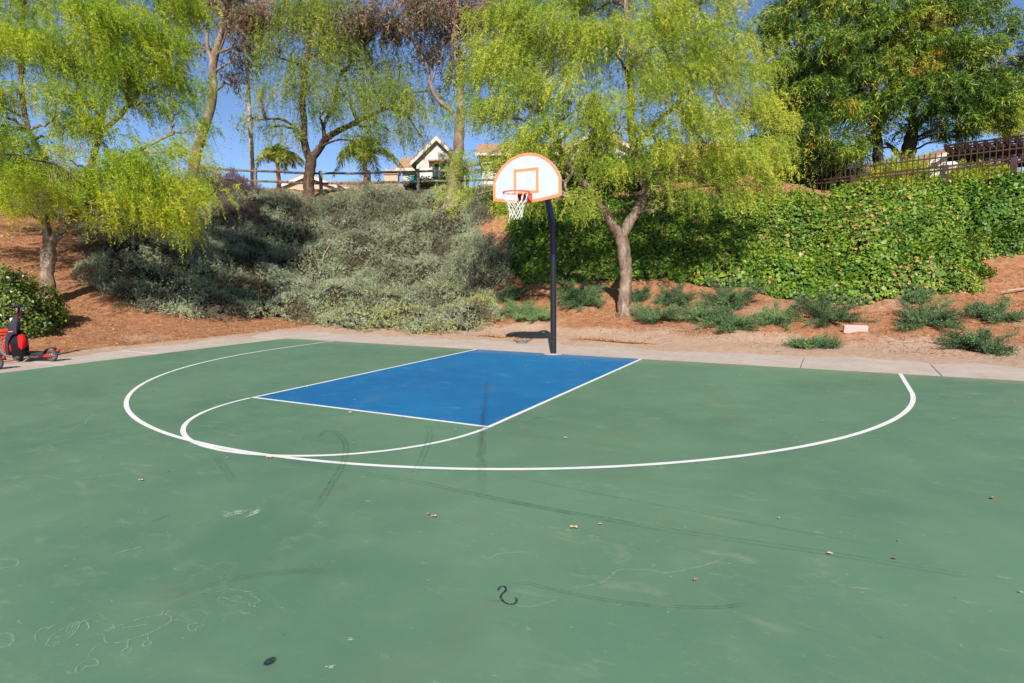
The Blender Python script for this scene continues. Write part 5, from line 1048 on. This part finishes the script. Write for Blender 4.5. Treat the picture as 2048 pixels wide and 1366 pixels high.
for lab,pp,rx_,hz_,sd_,tn in (('dark green shrub on the crest behind the backboard', (-7.95,13.592,5.393), 1.5, 1.1, 52, .35), ('dark shrub on the crest between backboard and pepper limb', (-5.96,14.082,5.417), 1.4, 1.2, 53, .30), ('tall dark shrub on the crest left of the pepper trunk', (-4.321,14.38,5.397), 1.0, 1.7, 54, .28),
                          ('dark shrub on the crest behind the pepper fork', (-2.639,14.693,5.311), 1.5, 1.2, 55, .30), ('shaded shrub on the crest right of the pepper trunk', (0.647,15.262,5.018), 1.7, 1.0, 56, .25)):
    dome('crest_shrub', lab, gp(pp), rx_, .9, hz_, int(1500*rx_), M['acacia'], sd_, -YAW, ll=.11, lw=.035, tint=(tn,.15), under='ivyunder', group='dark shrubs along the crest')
# ivy bank
ivpoly = [(-6.17,9.522,2.547),(-5.31,8.294,1.863),(-3.957,7.545,1.487),(-2.446,7.193,1.322),(-0.937,7.189,1.32),(-0.2,7.38,1.409),(1.207,7.183,1.318),(2.408,6.722,1.101),(3.453,6.651,1.068),(4.447,6.302,0.942),(5.245,5.728,0.777),(5.991,5.983,0.849),(6.44,6.613,1.05),(6.953,6.567,1.031),(7.365,6.675,1.079),(7.945,6.631,1.06),(8.184,7.319,1.381),(7.906,8.34,1.887),(7.744,8.838,2.164),(8.19,9.379,2.465),(8.817,9.229,2.384),(9.266,9.003,2.258),(9.973,8.917,2.208),(11.219,8.709,2.094),(11.968,11.135,3.444),(10.095,11.636,3.725),(8.954,11.707,3.765),(7.859,11.768,3.797),(6.695,11.862,3.85),(5.308,11.983,3.918),(3.809,12.113,3.991),(2.153,12.492,4.201),(-0.668,13.091,4.536),(-3.907,13.558,4.795),(-6.395,13.439,4.73),(-7.106,11.954,3.902)]
rng = np.random.RandomState(33); iv = Cover(ivpoly, .64, .5, .46, .8, 20, .60, .12, 4.75)
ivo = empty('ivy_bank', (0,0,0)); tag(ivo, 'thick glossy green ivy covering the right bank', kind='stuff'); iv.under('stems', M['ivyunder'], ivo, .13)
P, N = iv.sample(128000, rng, .75, lambda x,y: .30+1.4*np.clip((fbm(x,y,1.9,51,3)-.28)*2.2,0,1))
nn = unit(N+np.array([.1,-.25,.15])+rng.normal(size=N.shape)*.42); D = unit(np.cross(nn,rng.normal(size=N.shape))*.8+np.array([0,-.1,-.45])); D = unit(D-nn*(D*nn).sum(1)[:,None]); sd_ = np.cross(D,nn)
big = fbm(P[:,0],P[:,1],.5,22); sun_ = np.clip((P[:,2]-3.2)/1.2,0,1)*np.clip((P[:,0]-1.5)/2,0,1)*np.clip((8.5-P[:,0])/1.2,0,1)  # upper middle ivy gets a yellower leaf tint as painted sunlight
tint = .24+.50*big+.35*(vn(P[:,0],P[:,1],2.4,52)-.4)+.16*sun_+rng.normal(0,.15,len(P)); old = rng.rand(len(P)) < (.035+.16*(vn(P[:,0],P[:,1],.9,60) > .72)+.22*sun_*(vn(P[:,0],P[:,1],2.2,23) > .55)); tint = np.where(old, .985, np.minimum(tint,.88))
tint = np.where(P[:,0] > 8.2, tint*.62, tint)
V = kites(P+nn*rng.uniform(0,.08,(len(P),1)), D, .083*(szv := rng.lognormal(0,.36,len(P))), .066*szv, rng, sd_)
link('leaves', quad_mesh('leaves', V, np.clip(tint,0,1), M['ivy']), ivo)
P, N = iv.sample(1500, rng, .0); K = 9   # shoots standing proud of the surface
D0 = unit(N+np.array([0,0,.8])+rng.normal(size=N.shape)*.5); t = np.linspace(.1,1,K); Q = (P[:,None,:]+D0[:,None,:]*(t[None,:,None]*rng.uniform(.15,.38,(len(P),1,1)))).reshape(-1,3)
DD = unit(np.repeat(D0,K,0)*.3+rng.normal(size=Q.shape)); sd_ = unit(np.cross(DD,rng.normal(size=Q.shape)))
link('shoots', quad_mesh('shoots', kites(Q, DD, .085*rng.uniform(.6,1.2,len(Q)), .06*np.ones(len(Q)), rng, sd_), np.clip(rng.normal(.62,.18,len(Q)),0,.9), M['ivy']), ivo)
dome('ivy_shrub', 'dense dark green shrub on the upper bank at the right edge', gp((9.27,10.725,3.158)), 1.5, 1.0, .62, 2300, M['ivy'], 61, .3, ll=.11, lw=.06, kite=True, K=9, tint=(.38,.16), under='ivyunder')
dome('ivy_shrub', 'dark green shrub against the metal fence post', gp((7.062,11.443,3.709)), 1.0, .6, .48, 1300, M['ivy'], 62, .3, ll=.10, lw=.06, kite=True, K=9, tint=(.42,.16), under='ivyunder')
dome('ivy_shrub', 'low loose shrub trailing at the right end of the ivy toe', gp((7.568,7.172,1.311)), .75, .6, .42, 800, M['ivy'], 63, .3, ll=.085, lw=.045, kite=True, K=7, tint=(.62,.16), under='ivyunder')

dome('ivy_shrub', 'ragged small shrub in the dirt gap at the right end of the ivy', gp((8.334,8.805,2.148)), .7, .5, .35, 600, M['ivy'], 64, .2, ll=.08, lw=.04, kite=True, K=7, tint=(.55,.18), under='ivyunder')
dome('ivy_shrub', 'ragged shrub hanging over the shaded dirt at the right edge', gp((9.187,8.958,2.233)), .8, .5, .4, 700, M['ivy'], 65, .2, ll=.085, lw=.045, kite=True, K=7, tint=(.40,.18), under='ivyunder')
# junipers, each its own plant
def juniper(label, at, r, hz, seed, tint=.5, sx=1.0, rz=0.0):
    rng = np.random.RandomState(seed); b = gp(at); o = empty('juniper_shrub', b, rz); tag(o, label, 'juniper', 'low junipers planted in the dirt')
    nb = int(20+22*r); az = rng.uniform(0,2*np.pi,nb); L_ = r*rng.uniform(.55,1.12,nb); el = np.clip(rng.normal(.34,.22,nb),.03,1.0)*min(1,hz/(r*.5)); n = 12; u = np.linspace(0,1,n)
    R_ = L_[:,None]*u*np.cos(el)[:,None]; Zp = L_[:,None]*np.sin(el)[:,None]*(u-.25*u*u)*1.3+.02
    PX = R_*np.cos(az)[:,None]*sx; PY = R_*np.sin(az)[:,None]
    wx = PX*math.cos(rz)-PY*math.sin(rz)+b[0]; wy = PX*math.sin(rz)+PY*math.cos(rz)+b[1]
    PZ = Zp+ground_z(wx,wy)-b[2]; P = np.stack([PX,PY,PZ],-1)
    thin_tubes('stems', P, .012, .004, M['bark_dark'], o, 4)
    T = unit(np.gradient(P,axis=1)); k = 7; Q = np.repeat(P[:,2:].reshape(-1,3),k,0); TT = np.repeat(T[:,2:].reshape(-1,3),k,0); D = unit(TT*.8+rng.normal(size=TT.shape)*np.array([.62,.62,.40])+np.array([0,0,.30]))
    ti = np.clip(np.repeat(np.repeat(rng.normal(tint,.12,nb),n-2),k)+rng.normal(0,.07,len(Q)),.1,1)
    V, tf = sprigs(Q, D, rng.uniform(.06,.17,len(Q))*(1+.3*r), 6, .043, .0150, rng, ti, .5); link('foliage', tri_mesh('foliage', V, tf, M['juniper']), o)
juniper('small dark juniper in the shade left of the hoop pole', (-4.198,5.931,0.835), .55, .42, 71, .38, 1.2)
juniper('bright juniper clump just below the shaded one left of the pole', (-3.26,4.707,0.481), .55, .22, 72, .72, 1.1)
juniper('low bright juniper nearest the backboard shadow', (-2.378,4.068,0.328), .48, .20, 73, .70, 1.2)
juniper('bushy juniper directly right of the hoop pole', (-1.928,5.919,0.831), .85, .50, 74, .52, 1.1)
juniper('sprawling juniper between hoop pole and pepper trunk', (-1.45,5.318,0.658), .55, .26, 75, .50, 1.2)
juniper('small dark juniper tucked right behind the pepper trunk', (0.025,5.987,0.851), .32, .30, 76, .35)
juniper('dense juniper at the foot of the pepper trunk', (0.941,4.408,0.408), .62, .34, 77, .52, 1.15)
juniper('juniper in the shade below the ivy right of the trunk', (1.085,5.856,0.813), .55, .42, 78, .40)
juniper('wide juniper in the middle of the dirt bed', (2.608,5.601,0.74), .80, .42, 79, .48, 1.15)
juniper('juniper sprawling right of the trunk foot clump', (2.114,4.592,0.453), .60, .30, 80, .58, 1.2)
juniper('juniper lowest in the middle group toward the court', (2.861,3.959,0.301), .62, .26, 81, .55, 1.2)
juniper('bright juniper at the right end of the middle group', (3.815,4.464,0.423), .50, .32, 82, .66)
juniper('large juniper just above the pink block', (4.889,4.748,0.492), .82, .50, 83, .48, 1.1)
juniper('lone spreading juniper right of the pink block', (6.787,4.499,0.431), .70, .38, 84, .46, 1.15)
juniper('small juniper cut by the right edge', (8.126,4.993,0.563), .45, .30, 85, .50, 1.3)
juniper('low bluish juniper nearest the concrete at the right', (7.486,3.16,0.116), .48, .24, 86, .46, 1.3)
juniper('tiny flat juniper left of and below the pink block', (4.678,2.887,0.091), .36, .10, 87, .55, 1.4)
juniper('wisp of juniper at the bush edge above the lone one', (6.768,6.158,0.9), .25, .25, 88, .55)

# litter: uncountable chips and dry leaves
M['chip'] = leafmat('wood chip', [(0,(.12,.055,.03)),(.5,(.33,.16,.075)),(.85,(.48,.29,.16)),(1,(.62,.50,.38))], .0, .9, .1)
M['dryleaf'] = leafmat('dry fallen leaf', [(0,(.20,.075,.025)),(.5,(.45,.20,.07)),(1,(.62,.42,.26))], .1, .7, .2)
def scatter(name, label, n, region, seed, ll, lw, mat, lift=.012, tint=(.5,.22), flat=.35):
    rng = np.random.RandomState(seed); x,y = region(rng,n); n = len(x); P = np.stack([x,y,ground_z(x,y)+lift*rng.uniform(.3,1.5,n)],-1)
    D = unit(np.stack([rng.normal(size=n),rng.normal(size=n),rng.normal(size=n)*flat],-1)); nn = unit(np.stack([rng.normal(size=n)*flat,rng.normal(size=n)*flat,np.ones(n)],-1)); sd_ = unit(np.cross(D,nn))
    V = kites(P, D, ll*rng.uniform(.5,1.5,n), lw*rng.uniform(.5,1.5,n), rng, sd_, .15); o = link(name, quad_mesh(name, V, np.clip(rng.normal(tint[0],tint[1],n),0,1), mat)); tag(o, label, kind='stuff')
def reg_right(rng, n):
    x = rng.uniform(-5,10.5,n); y = 2.3+rng.uniform(0,1,n)*5.5; k = (fbm(x,y,.8,40)+.35*np.clip((y-3)/3,0,1)) > rng.uniform(.35,.95,n); return x[k],y[k]
def reg_left(rng, n):
    x = rng.uniform(-21,-8.6,n); y = rng.uniform(-7,2.6,n); s = toe(x,y); k = (s > .1) & (s < 8) & (fbm(x,y,.9,41)+.15 > rng.uniform(.2,.8,n)); return x[k],y[k]
scatter('wood_chips', 'scattered bark chips on the dirt bed behind the court', 26000, reg_right, 91, .05, .018, M['chip'])
scatter('leaf_litter', 'orange brown leaf litter under the left pepper tree', 36000, reg_left, 92, .055, .020, M['dryleaf'])
def reg_patch(rng, n):
    cs = np.array([(0.426,2.102), (0.976,2.125), (-0.09,2.334), (2.223,3.572), (-2.695,2.216)]); i = rng.randint(0,len(cs),n); return cs[i,0]+rng.normal(0,.28,n), np.maximum(cs[i,1]+rng.normal(0,.12,n),2.2)
scatter('leaf_litter', 'drift of orange litter along the concrete near the pole', 2600, reg_patch, 93, .05, .018, M['dryleaf'], .014)
def reg_court(rng, n):
    x = rng.uniform(-7.4,7.4,n); y = -rng.uniform(.1,8.5,n); k = rng.uniform(0,1,n) < np.exp(y/3.5)*1.2+.15; return x[k],y[k]
rng = np.random.RandomState(95); x,y = reg_court(rng,330); n = len(x)
P = np.stack([x,y,np.full(n,.012)],-1); D = unit(np.stack([rng.normal(size=n),rng.normal(size=n),np.abs(rng.normal(size=n))*.12],-1)); sd_ = unit(np.cross(D,np.array([0,0,1])+rng.normal(size=(n,3))*.1))
tag(link('leaf_crumbs', quad_mesh('leaf_crumbs', kites(P, D, .030*rng.uniform(.4,1.4,n), .016*rng.uniform(.5,1.5,n), rng, sd_, .2), np.clip(rng.normal(.6,.25,n),0,1), M['dryleaf'])), 'tiny dry leaf crumbs strewn over the court', kind='stuff')
def fallen(label, p, s, rz, seed, tint):
    rr = random.Random(seed); m = []; n = 12
    for i in range(n):
        a = 2*math.pi*i/n; r = s*(1 if abs(math.cos(a)) > .5 else .55)*(1+rr.uniform(-.18,.18)); m.append((r*math.cos(a), r*math.sin(a)*.75, .010+.012*abs(math.sin(a*1.5+seed))))
    V = np.array([(0,0,.006)]+m); Fc = [(0,i+1,(i+1)%n+1) for i in range(n)]; o = link('fallen_leaf', mesh_np('fallen_leaf', V, np.array(Fc), M['dryleaf'], False, np.full(len(V),tint))); o.location = (p[0],p[1],.010); o.rotation_euler = (.05,.06,rz); tag(o, label, 'leaf', 'large dry leaves on the court'); o.scale = (.62,.62,.45)
fallen('largest tan dry leaf lying on the green court right of centre', (3.634,-7.819), .040, .5, 1, .92)
fallen('small curled leaf right beside the largest tan leaf', (3.765,-7.7), .022, 1.2, 2, .9)
fallen('dry leaf left of the vertical streak below the three point line', (2.731,-8.075), .030, .2, 3, .7)
fallen('tiny curled leaf touching the dry leaf below the three point line', (2.675,-8.065), .020, 1.6, 4, .6)
fallen('dry leaf lying on the long tyre streak at the right', (5.08,-7.5), .026, .4, 5, .95)
fallen('orange brown leaf near the right edge of the court', (6.089,-6.015), .034, .9, 6, .35)
fallen('pale leaf scrap near the three point line left of centre', (0.629,-7.632), .045, .3, 7, 1.0)
fallen('pale leaf scrap just below the free throw line', (0.031,-5.95), .050, .1, 8, .95)
fallen('dark leaf scrap right of the long streak', (5.403,-7.405), .024, .1, 9, .05)
fallen('white scrap on the green at the left of the arc', (0.205,-8.524), .026, .7, 10, 1.0)
fallen('pale scrap right of the free throw circle', (2.75,-5.869), .030, .2, 11, .9)
